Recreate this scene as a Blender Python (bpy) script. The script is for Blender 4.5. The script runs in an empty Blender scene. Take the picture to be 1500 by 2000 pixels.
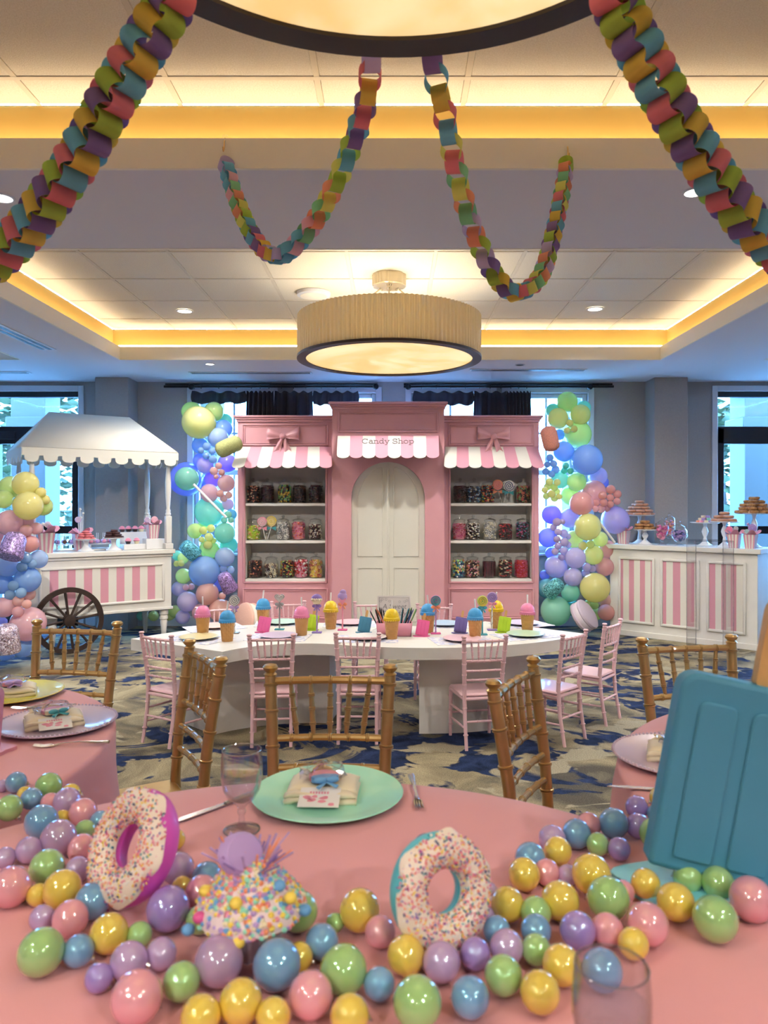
import bpy, bmesh, math, random
from mathutils import Vector, Matrix
random.seed(7)
sc = bpy.context.scene
COL = sc.collection
pi, cos, sin, R = math.pi, math.cos, math.sin, math.radians

# ------------------------------------------------------------------ camera
F, CX, HY, EYE = 1450.0, 768.0, 985.0, 1.40      # focal length in px, vanishing point, eye height
cam = bpy.data.cameras.new('camera')
cam.sensor_fit = 'VERTICAL'; cam.sensor_height = 36.0; cam.lens = 36.0 * F / 2000.0
cam.shift_x = -(CX - 750.0) / 2000.0
cam.shift_y = -(1000.0 - HY) / 2000.0
cam.clip_start = 0.05; cam.clip_end = 200
cam.dof.use_dof = True; cam.dof.focus_distance = 4.5; cam.dof.aperture_fstop = 5.0
camo = bpy.data.objects.new('camera', cam); COL.objects.link(camo)
camo.location = (0, 0, EYE); camo.rotation_euler = (pi / 2, 0, 0)
sc.camera = camo

# ------------------------------------------------------------------ world: even bluish daylight
w = bpy.data.worlds.new('daylight'); sc.world = w; w.use_nodes = True
bg = w.node_tree.nodes['Background']
bg.inputs[0].default_value = (0.18, 0.50, 1.0, 1); bg.inputs[1].default_value = 38.0
sc.view_settings.view_transform = 'Standard'; sc.view_settings.look = 'None'
sc.view_settings.exposure = 0.12; sc.view_settings.gamma = 1.0
sc.view_settings.use_curve_mapping = False
cy = sc.cycles
cy.use_denoising = True; cy.use_adaptive_sampling = True; cy.adaptive_threshold = 0.18; cy.adaptive_min_samples = 16; cy.light_sampling_threshold = .03
cy.max_bounces = 6; cy.diffuse_bounces = 3; cy.glossy_bounces = 2; cy.transmission_bounces = 6
cy.transparent_max_bounces = 12; cy.caustics_reflective = False; cy.caustics_refractive = False
cy.sample_clamp_indirect = 4.0; cy.blur_glossy = 0.2

SPOT = 215.0            # watts of one ceiling downlight
WARM = (1.0, 0.955, 0.895)

# ------------------------------------------------------------------ mesh helpers
def T(x=0, y=0, z=0): return Matrix.Translation((x, y, z))
def RZ(a): return Matrix.Rotation(a, 4, 'Z')
def RX(a): return Matrix.Rotation(a, 4, 'X')
def RY(a): return Matrix.Rotation(a, 4, 'Y')
def S(x, y=None, z=None):
    if y is None: y = z = x
    return Matrix.Diagonal((x, y, z, 1))
def frame(o, d, up=(0, 0, 1)):
    """matrix whose local z runs along d, at o"""
    d = Vector(d).normalized(); up = Vector(up)
    if abs(d.dot(up)) > .98: up = Vector((1, 0, 0))
    x = up.cross(d).normalized(); y = d.cross(x)
    m = Matrix((x, y, d)).transposed().to_4x4(); m.translation = Vector(o); return m

class MB:
    def __init__(s): s.v = []; s.f = []; s.m = []
    def add(s, vs, fs, M=None, mi=0):
        b = len(s.v)
        if M is not None: vs = [M @ Vector(p) for p in vs]
        s.v += [tuple(p) for p in vs]
        s.f += [tuple(b + i for i in f) for f in fs]; s.m += [mi] * len(fs)
        return s
    def box(s, x0, x1, y0, y1, z0, z1, M=None, mi=0):
        vs = [(x, y, z) for x in (x0, x1) for y in (y0, y1) for z in (z0, z1)]
        return s.add(vs, [(0, 1, 3, 2), (4, 6, 7, 5), (0, 4, 5, 1), (2, 3, 7, 6), (0, 2, 6, 4), (1, 5, 7, 3)], M, mi)
    def bbox(s, x0, x1, y0, y1, z0, z1, c=.005, M=None, mi=0):
        """box with chamfered edges"""
        c = min(c, (x1 - x0) * .45, (y1 - y0) * .45, (z1 - z0) * .45)
        vs = []; idx = {}
        for ix, x in enumerate((x0, x1)):
            for iy, y in enumerate((y0, y1)):
                for iz, z in enumerate((z0, z1)):
                    sx, sy, sz = (1 - 2 * ix) * c, (1 - 2 * iy) * c, (1 - 2 * iz) * c
                    for k, p in enumerate(((x, y + sy, z + sz), (x + sx, y, z + sz), (x + sx, y + sy, z))):
                        idx[ix, iy, iz, k] = len(vs); vs.append(p)
        fs = []
        for a in (0, 1):
            for k, mk in ((0, lambda p, q: (a, p, q)), (1, lambda p, q: (p, a, q)), (2, lambda p, q: (p, q, a))):
                fs.append([idx[mk(p, q) + (k,)] for p, q in ((0, 0), (1, 0), (1, 1), (0, 1))])
        for a in (0, 1):
            for b in (0, 1):
                fs.append([idx[0, a, b, 1], idx[1, a, b, 1], idx[1, a, b, 2], idx[0, a, b, 2]])
                fs.append([idx[a, 0, b, 0], idx[a, 1, b, 0], idx[a, 1, b, 2], idx[a, 0, b, 2]])
                fs.append([idx[a, b, 0, 0], idx[a, b, 1, 0], idx[a, b, 1, 1], idx[a, b, 0, 1]])
                for d in (0, 1): fs.append([idx[a, b, d, k] for k in range(3)])
        return s.add(vs, fs, M, mi)
    def lathe(s, prof, n=20, M=None, mi=0, rf=None, caps=True):
        """prof: (r, z) from bottom to top about z; rf(angle, r, z) may reshape r"""
        vs = []; fs = []
        for r, z in prof:
            for k in range(n):
                a = 2 * pi * k / n; q = rf(a, r, z) if rf else r
                vs.append((q * cos(a), q * sin(a), z))
        for i in range(len(prof) - 1):
            for k in range(n):
                k2 = (k + 1) % n
                fs.append((i * n + k, i * n + k2, (i + 1) * n + k2, (i + 1) * n + k))
        if caps:
            if prof[0][0] > 1e-6: fs.append(tuple(reversed(range(n))))
            if prof[-1][0] > 1e-6: fs.append(tuple((len(prof) - 1) * n + k for k in range(n)))
        return s.add(vs, fs, M, mi)
    def tube(s, pts, r, n=8, M=None, mi=0, closed=False, caps=True):
        pts = [Vector(p) for p in pts]; N = len(pts); vs = []; fs = []
        rr = r if isinstance(r, (list, tuple)) else [r] * N
        up = None
        for i, p in enumerate(pts):
            if closed: d = pts[(i + 1) % N] - pts[i - 1]
            else: d = pts[min(i + 1, N - 1)] - pts[max(i - 1, 0)]
            d = d.normalized() if d.length > 1e-9 else Vector((0, 0, 1))
            if up is None: up = Vector((0, 0, 1)) if abs(d.z) < .9 else Vector((1, 0, 0))
            x = up.cross(d)
            if x.length < 1e-4: x = Vector((0, 1, 0)).cross(d)
            x.normalize(); y = d.cross(x); up = y
            for k in range(n):
                a = 2 * pi * k / n
                vs.append(p + (x * cos(a) + y * sin(a)) * rr[i])
        for i in range(N if closed else N - 1):
            j = (i + 1) % N
            for k in range(n):
                k2 = (k + 1) % n
                fs.append((i * n + k, i * n + k2, j * n + k2, j * n + k))
        if caps and not closed:
            fs.append(tuple(reversed(range(n)))); fs.append(tuple((N - 1) * n + k for k in range(n)))
        return s.add(vs, fs, M, mi)
    def prism(s, poly, z0, z1, M=None, mi=0, mside=None):
        n = len(poly)
        vs = [(x, y, z0) for x, y in poly] + [(x, y, z1) for x, y in poly]
        s.add(vs, [tuple(reversed(range(n))), tuple(range(n, 2 * n))], M, mi)
        b = len(s.v) - 2 * n
        for k in range(n):
            k2 = (k + 1) % n
            s.f.append((b + k, b + k2, b + n + k2, b + n + k)); s.m.append(mi if mside is None else mside)
        return s
    def ball(s, c, r, nu=12, nv=8, M=None, mi=0, sc_=(1, 1, 1)):
        prof = [(r * sin(pi * i / nv), -r * cos(pi * i / nv)) for i in range(nv + 1)]
        prof[0] = (0.0001 * r, -r); prof[-1] = (0.0001 * r, r)
        m = T(*c) @ S(*sc_)
        return s.lathe(prof, nu, (M @ m) if M is not None else m, mi, caps=False)
    def sheet(s, fn, nu, nv, M=None, mi=0, wrap=False):
        vs = [fn(i / (nu if wrap else nu), j / nv) for i in range(nu + (0 if wrap else 1)) for j in range(nv + 1)]
        fs = []
        for i in range(nu):
            i2 = (i + 1) % nu if wrap else i + 1
            for j in range(nv):
                fs.append((i * (nv + 1) + j, i2 * (nv + 1) + j, i2 * (nv + 1) + j + 1, i * (nv + 1) + j + 1))
        return s.add(vs, fs, M, mi)
    def mesh(s, name, mats, ang=38, flip=True):
        me = bpy.data.meshes.new(name)
        me.from_pydata(s.v, [], s.f)
        if not isinstance(mats, (list, tuple)): mats = [mats]
        for m in mats: me.materials.append(m)
        if len(mats) > 1: me.polygons.foreach_set('material_index', s.m)
        if flip:
            bm = bmesh.new(); bm.from_mesh(me); bmesh.ops.recalc_face_normals(bm, faces=bm.faces); bm.to_mesh(me); bm.free()
        me.polygons.foreach_set('use_smooth', [True] * len(me.polygons))
        me.set_sharp_from_angle(angle=R(ang)); me.update()
        return me
    def build(s, name, mats, parent=None, loc=None, ang=38, kind=None, label=None):
        o = link(name, s.mesh(name, mats, ang), parent)
        if loc is not None: o.location = loc
        if kind: o['kind'] = kind
        if label: o['label'] = label
        return o

def link(name, data, parent=None, M=None):
    o = bpy.data.objects.new(name, data); COL.objects.link(o)
    if parent is not None: o.parent = parent
    if M is not None: o.matrix_basis = M
    return o
def tag(o, label, cat, group=None):
    o['label'] = label; o['category'] = cat
    if group: o['group'] = group
    return o
def thing(name, label, cat, loc=(0, 0, 0), rz=0, group=None):
    o = link(name, None); o.location = loc; o.rotation_euler = (0, 0, rz); o.empty_display_size = .1
    return tag(o, label, cat, group)
def struct(o): o['kind'] = 'structure'; return o
KIDS = {}
def copy_tree(o, parent=None):
    c = o.copy(); COL.objects.link(c); c.parent = parent
    for ch in list(o.children): copy_tree(ch, c)
    return c
ORD = ['first', 'second', 'third', 'fourth', 'fifth', 'sixth', 'seventh', 'eighth', 'ninth', 'tenth', 'eleventh', 'twelfth',
       'thirteenth', 'fourteenth', 'fifteenth', 'sixteenth', 'seventeenth', 'eighteenth', 'nineteenth', 'twentieth',
       'twenty-first', 'twenty-second', 'twenty-third', 'twenty-fourth', 'twenty-fifth', 'twenty-sixth', 'twenty-seventh', 'twenty-eighth', 'twenty-ninth', 'thirtieth']
# a point of the place from its direction seen by the eye and its depth, or from the height of the surface it stands on
def deep(px, py, y): return Vector(((px - CX) / F * y, y, EYE - (py - HY) / F * y))
def onto(px, py, h): return deep(px, py, F * (EYE - h) / (py - HY))

# ------------------------------------------------------------------ materials
def lin(c):
    return tuple(((v / 255) / 12.92 if v / 255 <= .04045 else ((v / 255 + .055) / 1.055) ** 2.4) for v in c)
def mat(name, rgb, rough=.5, metal=0, coat=0, spec=.5, emit=None, es=0, sheen=0, trans=0, ior=1.45, noise=None, bump=None, film=0, alpha=1, coat_r=.05):
    m = bpy.data.materials.new(name); m.use_nodes = True
    nt = m.node_tree; p = nt.nodes['Principled BSDF']
    c = lin(rgb) + (1,)
    p.inputs['Base Color'].default_value = c; p.inputs['Roughness'].default_value = rough
    p.inputs['Metallic'].default_value = metal; p.inputs['Coat Weight'].default_value = coat; p.inputs['Coat Roughness'].default_value = coat_r
    p.inputs['Specular IOR Level'].default_value = spec; p.inputs['IOR'].default_value = ior
    p.inputs['Sheen Weight'].default_value = sheen; p.inputs['Transmission Weight'].default_value = trans
    p.inputs['Alpha'].default_value = alpha
    if film: p.inputs['Thin Film Thickness'].default_value = film; p.inputs['Thin Film IOR'].default_value = 1.7
    if emit: p.inputs['Emission Color'].default_value = lin(emit) + (1,); p.inputs['Emission Strength'].default_value = es
    tc = None
    if noise or bump:
        tc = nt.nodes.new('ShaderNodeTexCoord')
    if noise:      # (scale, amount, second rgb)
        n = nt.nodes.new('ShaderNodeTexNoise'); n.inputs['Scale'].default_value = noise[0]; n.inputs['Detail'].default_value = 4
        nt.links.new(tc.outputs['Object'], n.inputs['Vector'])
        r = nt.nodes.new('ShaderNodeValToRGB'); r.color_ramp.elements[0].position = .5 - noise[1]; r.color_ramp.elements[1].position = .5 + noise[1]
        r.color_ramp.elements[0].color = c; r.color_ramp.elements[1].color = lin(noise[2]) + (1,)
        nt.links.new(n.outputs['Fac'], r.inputs['Fac']); nt.links.new(r.outputs['Color'], p.inputs['Base Color'])
    if bump:       # (scale, strength, distance)
        n = nt.nodes.new('ShaderNodeTexNoise'); n.inputs['Scale'].default_value = bump[0]; n.inputs['Detail'].default_value = 3
        nt.links.new(tc.outputs['Object'], n.inputs['Vector'])
        b = nt.nodes.new('ShaderNodeBump'); b.inputs['Strength'].default_value = bump[1]; b.inputs['Distance'].default_value = bump[2]
        nt.links.new(n.outputs['Fac'], b.inputs['Height']); nt.links.new(b.outputs['Normal'], p.inputs['Normal'])
    return m
def thin_glass(name, rgb=(245, 250, 255), refl=1.0, base=0.0):
    m = bpy.data.materials.new(name); m.use_nodes = True; nt = m.node_tree; nt.nodes.clear()
    o = nt.nodes.new('ShaderNodeOutputMaterial'); mx = nt.nodes.new('ShaderNodeMixShader')
    t = nt.nodes.new('ShaderNodeBsdfTransparent'); t.inputs[0].default_value = lin(rgb) + (1,)
    g = nt.nodes.new('ShaderNodeBsdfGlossy'); g.inputs['Roughness'].default_value = .03
    lw = nt.nodes.new('ShaderNodeLayerWeight'); lw.inputs[0].default_value = .5
    f = nt.nodes.new('ShaderNodeMath'); f.operation = 'POWER'; f.inputs[1].default_value = 2.6; nt.links.new(lw.outputs['Facing'], f.inputs[0])
    mp = nt.nodes.new('ShaderNodeMath'); mp.operation = 'MULTIPLY_ADD'; mp.inputs[1].default_value = refl * .6; mp.inputs[2].default_value = base + .02
    mp.use_clamp = True
    nt.links.new(f.outputs[0], mp.inputs[0]); nt.links.new(mp.outputs[0], mx.inputs[0])
    nt.links.new(t.outputs[0], mx.inputs[1]); nt.links.new(g.outputs[0], mx.inputs[2]); nt.links.new(mx.outputs[0], o.inputs[0])
    return m
def balloon_mat(name, rgb, tl=.45, rough=.18):
    m = mat(name, rgb, rough=rough, coat=.6, spec=.5); nt = m.node_tree
    p = nt.nodes['Principled BSDF']; o = nt.nodes['Material Output']
    t = nt.nodes.new('ShaderNodeBsdfTranslucent'); t.inputs[0].default_value = lin(rgb) + (1,)
    mx = nt.nodes.new('ShaderNodeMixShader'); mx.inputs[0].default_value = tl
    nt.links.new(p.outputs[0], mx.inputs[1]); nt.links.new(t.outputs[0], mx.inputs[2]); nt.links.new(mx.outputs[0], o.inputs[0])
    return m

def carpet_mat():
    m = bpy.data.materials.new('carpet_wool'); m.use_nodes = True; nt = m.node_tree; N = nt.nodes; L = nt.links
    p = N['Principled BSDF']; p.inputs['Roughness'].default_value = .95; p.inputs['Specular IOR Level'].default_value = .15
    tc = N.new('ShaderNodeTexCoord')
    def noise(scale, detail, sx=1, sy=1, dist=0, off=(0, 0, 0)):
        mp = N.new('ShaderNodeMapping'); mp.inputs['Scale'].default_value = (sx, sy, 1); mp.inputs['Location'].default_value = off
        L.new(tc.outputs['Object'], mp.inputs[0])
        n = N.new('ShaderNodeTexNoise'); n.inputs['Scale'].default_value = scale; n.inputs['Detail'].default_value = detail; n.inputs['Distortion'].default_value = dist
        n.inputs['Roughness'].default_value = .55
        L.new(mp.outputs[0], n.inputs['Vector']); return n
    def ramp(src, stops, interp='LINEAR'):
        r = N.new('ShaderNodeValToRGB'); r.color_ramp.interpolation = interp
        e = r.color_ramp.elements
        while len(e) < len(stops): e.new(.5)
        for k, (pos, c) in enumerate(stops): e[k].position = pos; e[k].color = c
        L.new(src, r.inputs[0]); return r
    def mix(f, a, b):
        x = N.new('ShaderNodeMix'); x.data_type = 'RGBA'
        L.new(f, x.inputs[0]); L.new(a, x.inputs[6]); L.new(b, x.inputs[7]); return x.outputs[2]
    g = lambda v: (v, v, v, 1)
    base = ramp(noise(1.7, 5, 1, 1.2, 1.2).outputs['Fac'], [(.36, lin((92, 87, 76)) + (1,)), (.5, lin((142, 131, 106)) + (1,)), (.62, lin((176, 163, 130)) + (1,))])
    navy = ramp(noise(2.1, 4.5, .8, 1.05, 1.4, (3.1, 1.7, 0)).outputs['Fac'], [(.515, g(0)), (.545, g(1))])
    blue = ramp(noise(9, 3, 1, 1, .5).outputs['Fac'], [(.3, lin((20, 28, 52)) + (1,)), (.7, lin((50, 66, 104)) + (1,))])
    pale = ramp(noise(2.6, 3, .8, 1.2, .8, (7.3, 4.2, 0)).outputs['Fac'], [(.60, g(0)), (.625, g(1))])
    palec = N.new('ShaderNodeRGB'); palec.outputs[0].default_value = lin((170, 160, 134)) + (1,)
    c1 = mix(navy.outputs[0], base.outputs[0], blue.outputs[0])
    c2 = mix(pale.outputs[0], c1, palec.outputs[0])
    # woven flecks
    fl = noise(140, 2, 1, 2.4); fr = ramp(fl.outputs['Fac'], [(.36, g(.62)), (.64, g(1.25))])
    mu = N.new('ShaderNodeMix'); mu.data_type = 'RGBA'; mu.blend_type = 'MULTIPLY'; mu.inputs[0].default_value = 1
    L.new(c2, mu.inputs[6]); L.new(fr.outputs[0], mu.inputs[7])
    L.new(mu.outputs[2], p.inputs['Base Color'])
    b = N.new('ShaderNodeBump'); b.inputs['Strength'].default_value = .5; b.inputs['Distance'].default_value = .006
    L.new(fl.outputs['Fac'], b.inputs['Height']); L.new(b.outputs[0], p.inputs['Normal'])
    return m

class M: pass
M.carpet = carpet_mat()
M.tile = mat('acoustic_tile', (246, 240, 226), .9, spec=.1, bump=(220, .6, .004), noise=(160, .25, (226, 218, 200)))
M.grid = mat('grid_metal', (222, 214, 196), .5)
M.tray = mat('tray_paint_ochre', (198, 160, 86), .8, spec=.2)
M.fascia = mat('fascia_paint', (248, 242, 228), .8, spec=.2)
M.ceil = mat('ceiling_paint_grey', (228, 225, 230), .85, spec=.2)
M.wall = mat('wall_vinyl_grey', (170, 164, 160), .8, spec=.2, noise=(60, .3, (162, 156, 153)), bump=(300, .2, .002))
M.white = mat('white_paint', (236, 233, 226), .45, noise=(8, .3, (228, 225, 216)))
M.trimw = mat('white_trim', (224, 226, 232), .45)
M.black = mat('black_metal_frame', (16, 17, 24), .4)
M.pane = thin_glass('window_glass', (250, 253, 255), .9)
M.glass = thin_glass('jar_glass', (252, 253, 253), 1.7, .07)
M.acrylic = thin_glass('clear_acrylic', (254, 254, 255), .8, -.015)
M.goblet = thin_glass('goblet_glass', (250, 252, 255), 1.7, .05)
M.water = thin_glass('water', (244, 248, 252), 1.2, .02)
M.pink = mat('pink_paint', (222, 164, 170), .5, noise=(5, .3, (216, 157, 164)))
M.pinkstripe = mat('pink_stripe', (218, 156, 170), .6)
M.whitestripe = mat('white_stripe', (232, 228, 216), .6)
M.satin = mat('pink_satin', (222, 160, 166), .32, sheen=.4, spec=.7)
M.cloth = mat('pink_linen', (226, 158, 158), .75, sheen=.3, spec=.2, bump=(500, .15, .001))
M.pinkchair = mat('pink_lacquer', (242, 200, 204), .38, coat=.2)
M.gold = mat('gold_lacquer', (216, 182, 120), .3, metal=.76, coat=.4, noise=(14, .35, (196, 160, 100)))
M.wood = mat('dark_stained_wood', (62, 44, 36), .55, noise=(22, .3, (38, 27, 23)), bump=(60, .4, .003))
M.dark = mat('dark_bronze', (52, 42, 40), .45, metal=.3)
M.pleat = balloon_mat('champagne_pleated_fabric', (222, 208, 178), .4, .6)
M.nickel = mat('brushed_nickel', (190, 180, 160), .3, metal=.8)
M.silver = mat('polished_steel', (205, 200, 195), .18, metal=1)
M.curtain = mat('charcoal_curtain', (44, 44, 52), .9, sheen=.2)
M.diff = mat('lit_alabaster', (240, 220, 170), .6, emit=(255, 221, 150), es=.85)
_nt = M.diff.node_tree; _n = _nt.nodes.new('ShaderNodeTexNoise'); _n.inputs['Scale'].default_value = 1.6; _n.inputs['Detail'].default_value = 5; _n.inputs['Distortion'].default_value = 2
_r = _nt.nodes.new('ShaderNodeValToRGB'); _r.color_ramp.elements[0].color = lin((236, 196, 122)) + (1,); _r.color_ramp.elements[1].color = lin((255, 232, 178)) + (1,)
_r.color_ramp.elements[0].position = .38; _r.color_ramp.elements[1].position = .62
_tc = _nt.nodes.new('ShaderNodeTexCoord'); _nt.links.new(_tc.outputs['Object'], _n.inputs['Vector']); _nt.links.new(_n.outputs['Fac'], _r.inputs['Fac'])
_nt.links.new(_r.outputs['Color'], _nt.nodes['Principled BSDF'].inputs['Emission Color'])
M.led = mat('cove_strip', (255, 240, 200), .5, emit=(255, 240, 214), es=12)
M.ledw = mat('cove_strip_seen', (255, 250, 230), .5, emit=(255, 240, 214), es=6)
M.lens = mat('downlight_lens', (255, 250, 240), .4, emit=(255, 240, 220), es=8)
M.napkin = mat('cream_napkin', (240, 226, 194), .85, sheen=.3)
M.paper = mat('white_paper', (238, 234, 230), .8)
M.tan = mat('waffle_cone', (196, 148, 88), .6, noise=(40, .3, (178, 128, 70)))
M.stickw = mat('birch_stick', (222, 176, 112), .6, noise=(30, .3, (206, 158, 96)))
M.straw = mat('white_straw', (245, 243, 240), .4)
PAL = {'pink': (236, 150, 170), 'blue': (110, 170, 222), 'yellow': (244, 214, 90), 'green': (150, 206, 120), 'lilac': (184, 154, 208), 'purple': (140, 116, 186),
       'orange': (240, 150, 110), 'red': (196, 48, 52), 'teal': (70, 160, 170), 'lime': (196, 222, 60), 'mint': (150, 222, 196), 'white': (240, 236, 228), 'brown': (96, 58, 42),
       'dark': (40, 24, 26), 'maroon': (88, 24, 40), 'cream': (240, 226, 190), 'magenta': (222, 90, 150), 'navy': (48, 70, 120), 'black': (26, 26, 30), 'grey': (150, 150, 150), 'gold': (224, 170, 60)}
CM = {}
def cm(k, rough=.45):
    if k not in CM: CM[k] = mat('colour_' + k, PAL[k], rough, coat=.15)
    return CM[k]
# ================================================================== THE ROOM
LOW, HIGH = 2.81, 3.13                # soffit and tray ceiling heights
BACK = 8.55
XL, XR, YF = -6.6, 6.6, -4.4
fl = MB().box(XL, XR, YF, BACK + .2, -.06, 0).build('floor', M.carpet); struct(fl)

def grid_boxes(mb, xs, ys, holes, f):
    """cells of an x/y grid except those inside holes; f(x0,x1,y0,y1) adds the cell"""
    for i in range(len(xs) - 1):
        for j in range(len(ys) - 1):
            cx_, cy_ = (xs[i] + xs[i + 1]) / 2, (ys[j] + ys[j + 1]) / 2
            if any(h[0] < cx_ < h[1] and h[2] < cy_ < h[3] for h in holes): continue
            f(xs[i], xs[i + 1], ys[j], ys[j + 1])

TRAYS = [(-2.68, 2.62, -.90, 3.13), (-2.68, 2.62, 4.09, 7.25), (-6.2, -3.62, 4.09, 7.25), (3.62, 6.2, 4.09, 7.25)]
xs = sorted({XL, XR, *[t[0] for t in TRAYS], *[t[1] for t in TRAYS]})
ys = sorted({YF, BACK, *[t[2] for t in TRAYS], *[t[3] for t in TRAYS]})
c = MB(); grid_boxes(c, xs, ys, TRAYS, lambda a, b, p, q: c.box(a, b, p, q, LOW, LOW + .02))
ceiling = c.build('ceiling', M.ceil); struct(ceiling)
FH, RC = .125, .09                    # height of the fascia lip, setback of the cove wall behind it
tile_me = MB().bbox(-.294, .294, -.294, .294, 0, .012, .006).mesh('ceiling_tile', M.tile)
half = {}
def tray(t, lit, tiles=True, gx=-.32, gy=5.70, st=.612, far_seen=False):
    x0, x1, y0, y1 = t
    def ring(z0, z1, o0, o1):
        """rectangular tube between offsets o0 and o1 outside the opening"""
        b = MB()
        b.box(x0 - o1, x1 + o1, y0 - o1, y0 - o0, z0, z1); b.box(x0 - o1, x1 + o1, y1 + o0, y1 + o1, z0, z1)
        b.box(x0 - o1, x0 - o0, y0 - o0, y1 + o0, z0, z1); b.box(x1 + o0, x1 + o1, y0 - o0, y1 + o0, z0, z1)
        return b
    ring(LOW - .002, LOW + FH, -.018, .0).build('tray_fascia', M.fascia, ceiling)
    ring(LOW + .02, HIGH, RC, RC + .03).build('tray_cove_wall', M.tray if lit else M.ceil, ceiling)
    ring(LOW + .02, LOW + .03, .02, RC).build('cove_ledge', M.fascia, ceiling)
    if lit:
        ring(LOW + .098, LOW + .110, .015, .045).build('cove_light_strip', M.led, ceiling)
    X0, X1, Y0, Y1 = x0 - RC, x1 + RC, y0 - RC, y1 + RC
    MB().box(X0 - .03, X1 + .03, Y0 - .03, Y1 + .03, HIGH + .02, HIGH + .04).build('tray_deck', M.ceil, ceiling)
    if not tiles: return
    lx = [X0] + [gx + st * k for k in range(-20, 20) if X0 + .03 < gx + st * k < X1 - .03] + [X1]
    ly = [Y0] + [gy + st * k for k in range(-20, 20) if Y0 + .03 < gy + st * k < Y1 - .03] + [Y1]
    for i in range(len(lx) - 1):
        for j in range(len(ly) - 1):
            wx, wy = lx[i + 1] - lx[i] - .02, ly[j + 1] - ly[j] - .02
            key = (round(wx, 3), round(wy, 3))
            if key not in half: half[key] = MB().bbox(-wx / 2, wx / 2, -wy / 2, wy / 2, 0, .014, .005).mesh('ceiling_tile', M.tile)
            link('ceiling_tile', half[key], ceiling, T((lx[i] + lx[i + 1]) / 2, (ly[j] + ly[j + 1]) / 2, HIGH))
    for x in lx[1:-1]: MB().box(x - .012, x + .012, Y0, Y1, HIGH - .003, HIGH + .018).build('grid_bar', M.grid, ceiling)
    for y in ly[1:-1]: MB().box(X0, X1, y - .012, y + .012, HIGH - .004, HIGH + .018).build('grid_bar', M.grid, ceiling)
    if far_seen:
        MB().box(x0 - .03, x1 + .03, y1 + RC - .022, y1 + RC - .001, LOW + FH + .012, LOW + FH + .034).build('cove_light_strip', M.ledw, ceiling)
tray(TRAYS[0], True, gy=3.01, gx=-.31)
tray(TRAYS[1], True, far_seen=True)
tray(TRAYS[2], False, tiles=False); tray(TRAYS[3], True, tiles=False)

# back wall with its openings (x0, x1, z0, z1)
WIN = [(-2.30, -1.40, .86, 2.68), (-1.08, -.20, .86, 2.68), (.21, 1.12, .86, 2.68), (1.32, 2.24, .86, 2.68)]
DOOR = [(-5.60, -3.62, 0, 2.70), (3.73, 5.70, 0, 2.70)]
op = WIN + DOOR
wx = sorted({XL, XR, *[o[0] for o in op], *[o[1] for o in op]}); wz = sorted({0, LOW, *[o[2] for o in op], *[o[3] for o in op]})
b = MB(); grid_boxes(b, wx, wz, op, lambda a, c_, p, q: b.box(a, c_, BACK, BACK + .18, p, q))
wall = b.build('wall_back', M.wall); struct(wall)
for a, c_ in ((-3.31, -2.94), (2.90, 3.27)):
    MB().bbox(a, c_, 8.24, BACK, 0, LOW, .004).build('pilaster', M.wall, wall)
struct(MB().box(XL - .1, XL, YF, BACK + .18, 0, LOW).build('wall_left', M.wall))
struct(MB().box(XR, XR + .1, YF, BACK + .18, 0, LOW).build('wall_right', M.wall))
struct(MB().box(XL, XR, YF - .1, YF, 0, LOW).build('wall_front', M.wall))
bb = MB()
for a, c_ in ((-3.54, -3.31), (-2.94, 2.90), (3.27, 3.65)): bb.bbox(a, c_, BACK - .015, BACK, 0, .11, .004)
struct(bb.build('baseboard_back', M.trimw))

def portal(x0, x1, z0, z1):
    l = bpy.data.lights.new('window_portal', 'AREA'); l.shape = 'RECTANGLE'; l.size = x1 - x0; l.size_y = z1 - z0
    l.cycles.is_portal = True
    o = link('window_portal', l); o.location = ((x0 + x1) / 2, BACK + .25, (z0 + z1) / 2); o.rotation_euler = (-pi / 2, 0, 0)
for k, (a, c_, p, q) in enumerate(WIN):
    wo = link('window_%d' % (k + 1), None); wo.location = ((a + c_) / 2, BACK, p); struct(wo)
    W, H = c_ - a, q - p
    m = MB()       # casing on the wall face
    for x0, x1, z0, z1 in ((-W / 2 - .07, -W / 2, -.02, H + .07), (W / 2, W / 2 + .07, -.02, H + .07), (-W / 2, W / 2, H, H + .07)):
        m.bbox(x0, x1, -.02, .0, z0, z1, .004)
    m.build('casing', M.trimw, wo)
    MB().bbox(-W / 2 - .09, W / 2 + .09, -.05, .0, -.05, -.02, .006).build('sill', M.trimw, wo)
    m = MB()
    for x0, x1, z0, z1 in ((-W / 2, -W / 2 + .05, 0, H), (W / 2 - .05, W / 2, 0, H), (-W / 2 + .05, W / 2 - .05, H - .05, H), (-W / 2 + .05, W / 2 - .05, 0, .06)):
        m.bbox(x0, x1, .05, .12, z0, z1, .006)
    m.build('sash_frame', M.trimw, wo)
    MB().bbox(-W / 2 + .05, W / 2 - .05, .07, .12, H * .5 - .03, H * .5 + .03, .006).build('meeting_rail', M.trimw, wo)
    MB().bbox(-.012, .012, .085, .11, .06, H - .05, .003).build('muntin', M.trimw, wo)
    for z in (H * .75,): MB().bbox(-W / 2 + .05, W / 2 - .05, .086, .109, z - .012, z + .012, .003).build('muntin', M.trimw, wo)
    for s_ in (-1, 1):
        MB().box(min(0, s_ * (W / 2 - .05)), max(0, s_ * (W / 2 - .05)), .095, .1, .06, H - .05).build('pane', M.pane, wo)
    portal(a, c_, p, q)
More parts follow.
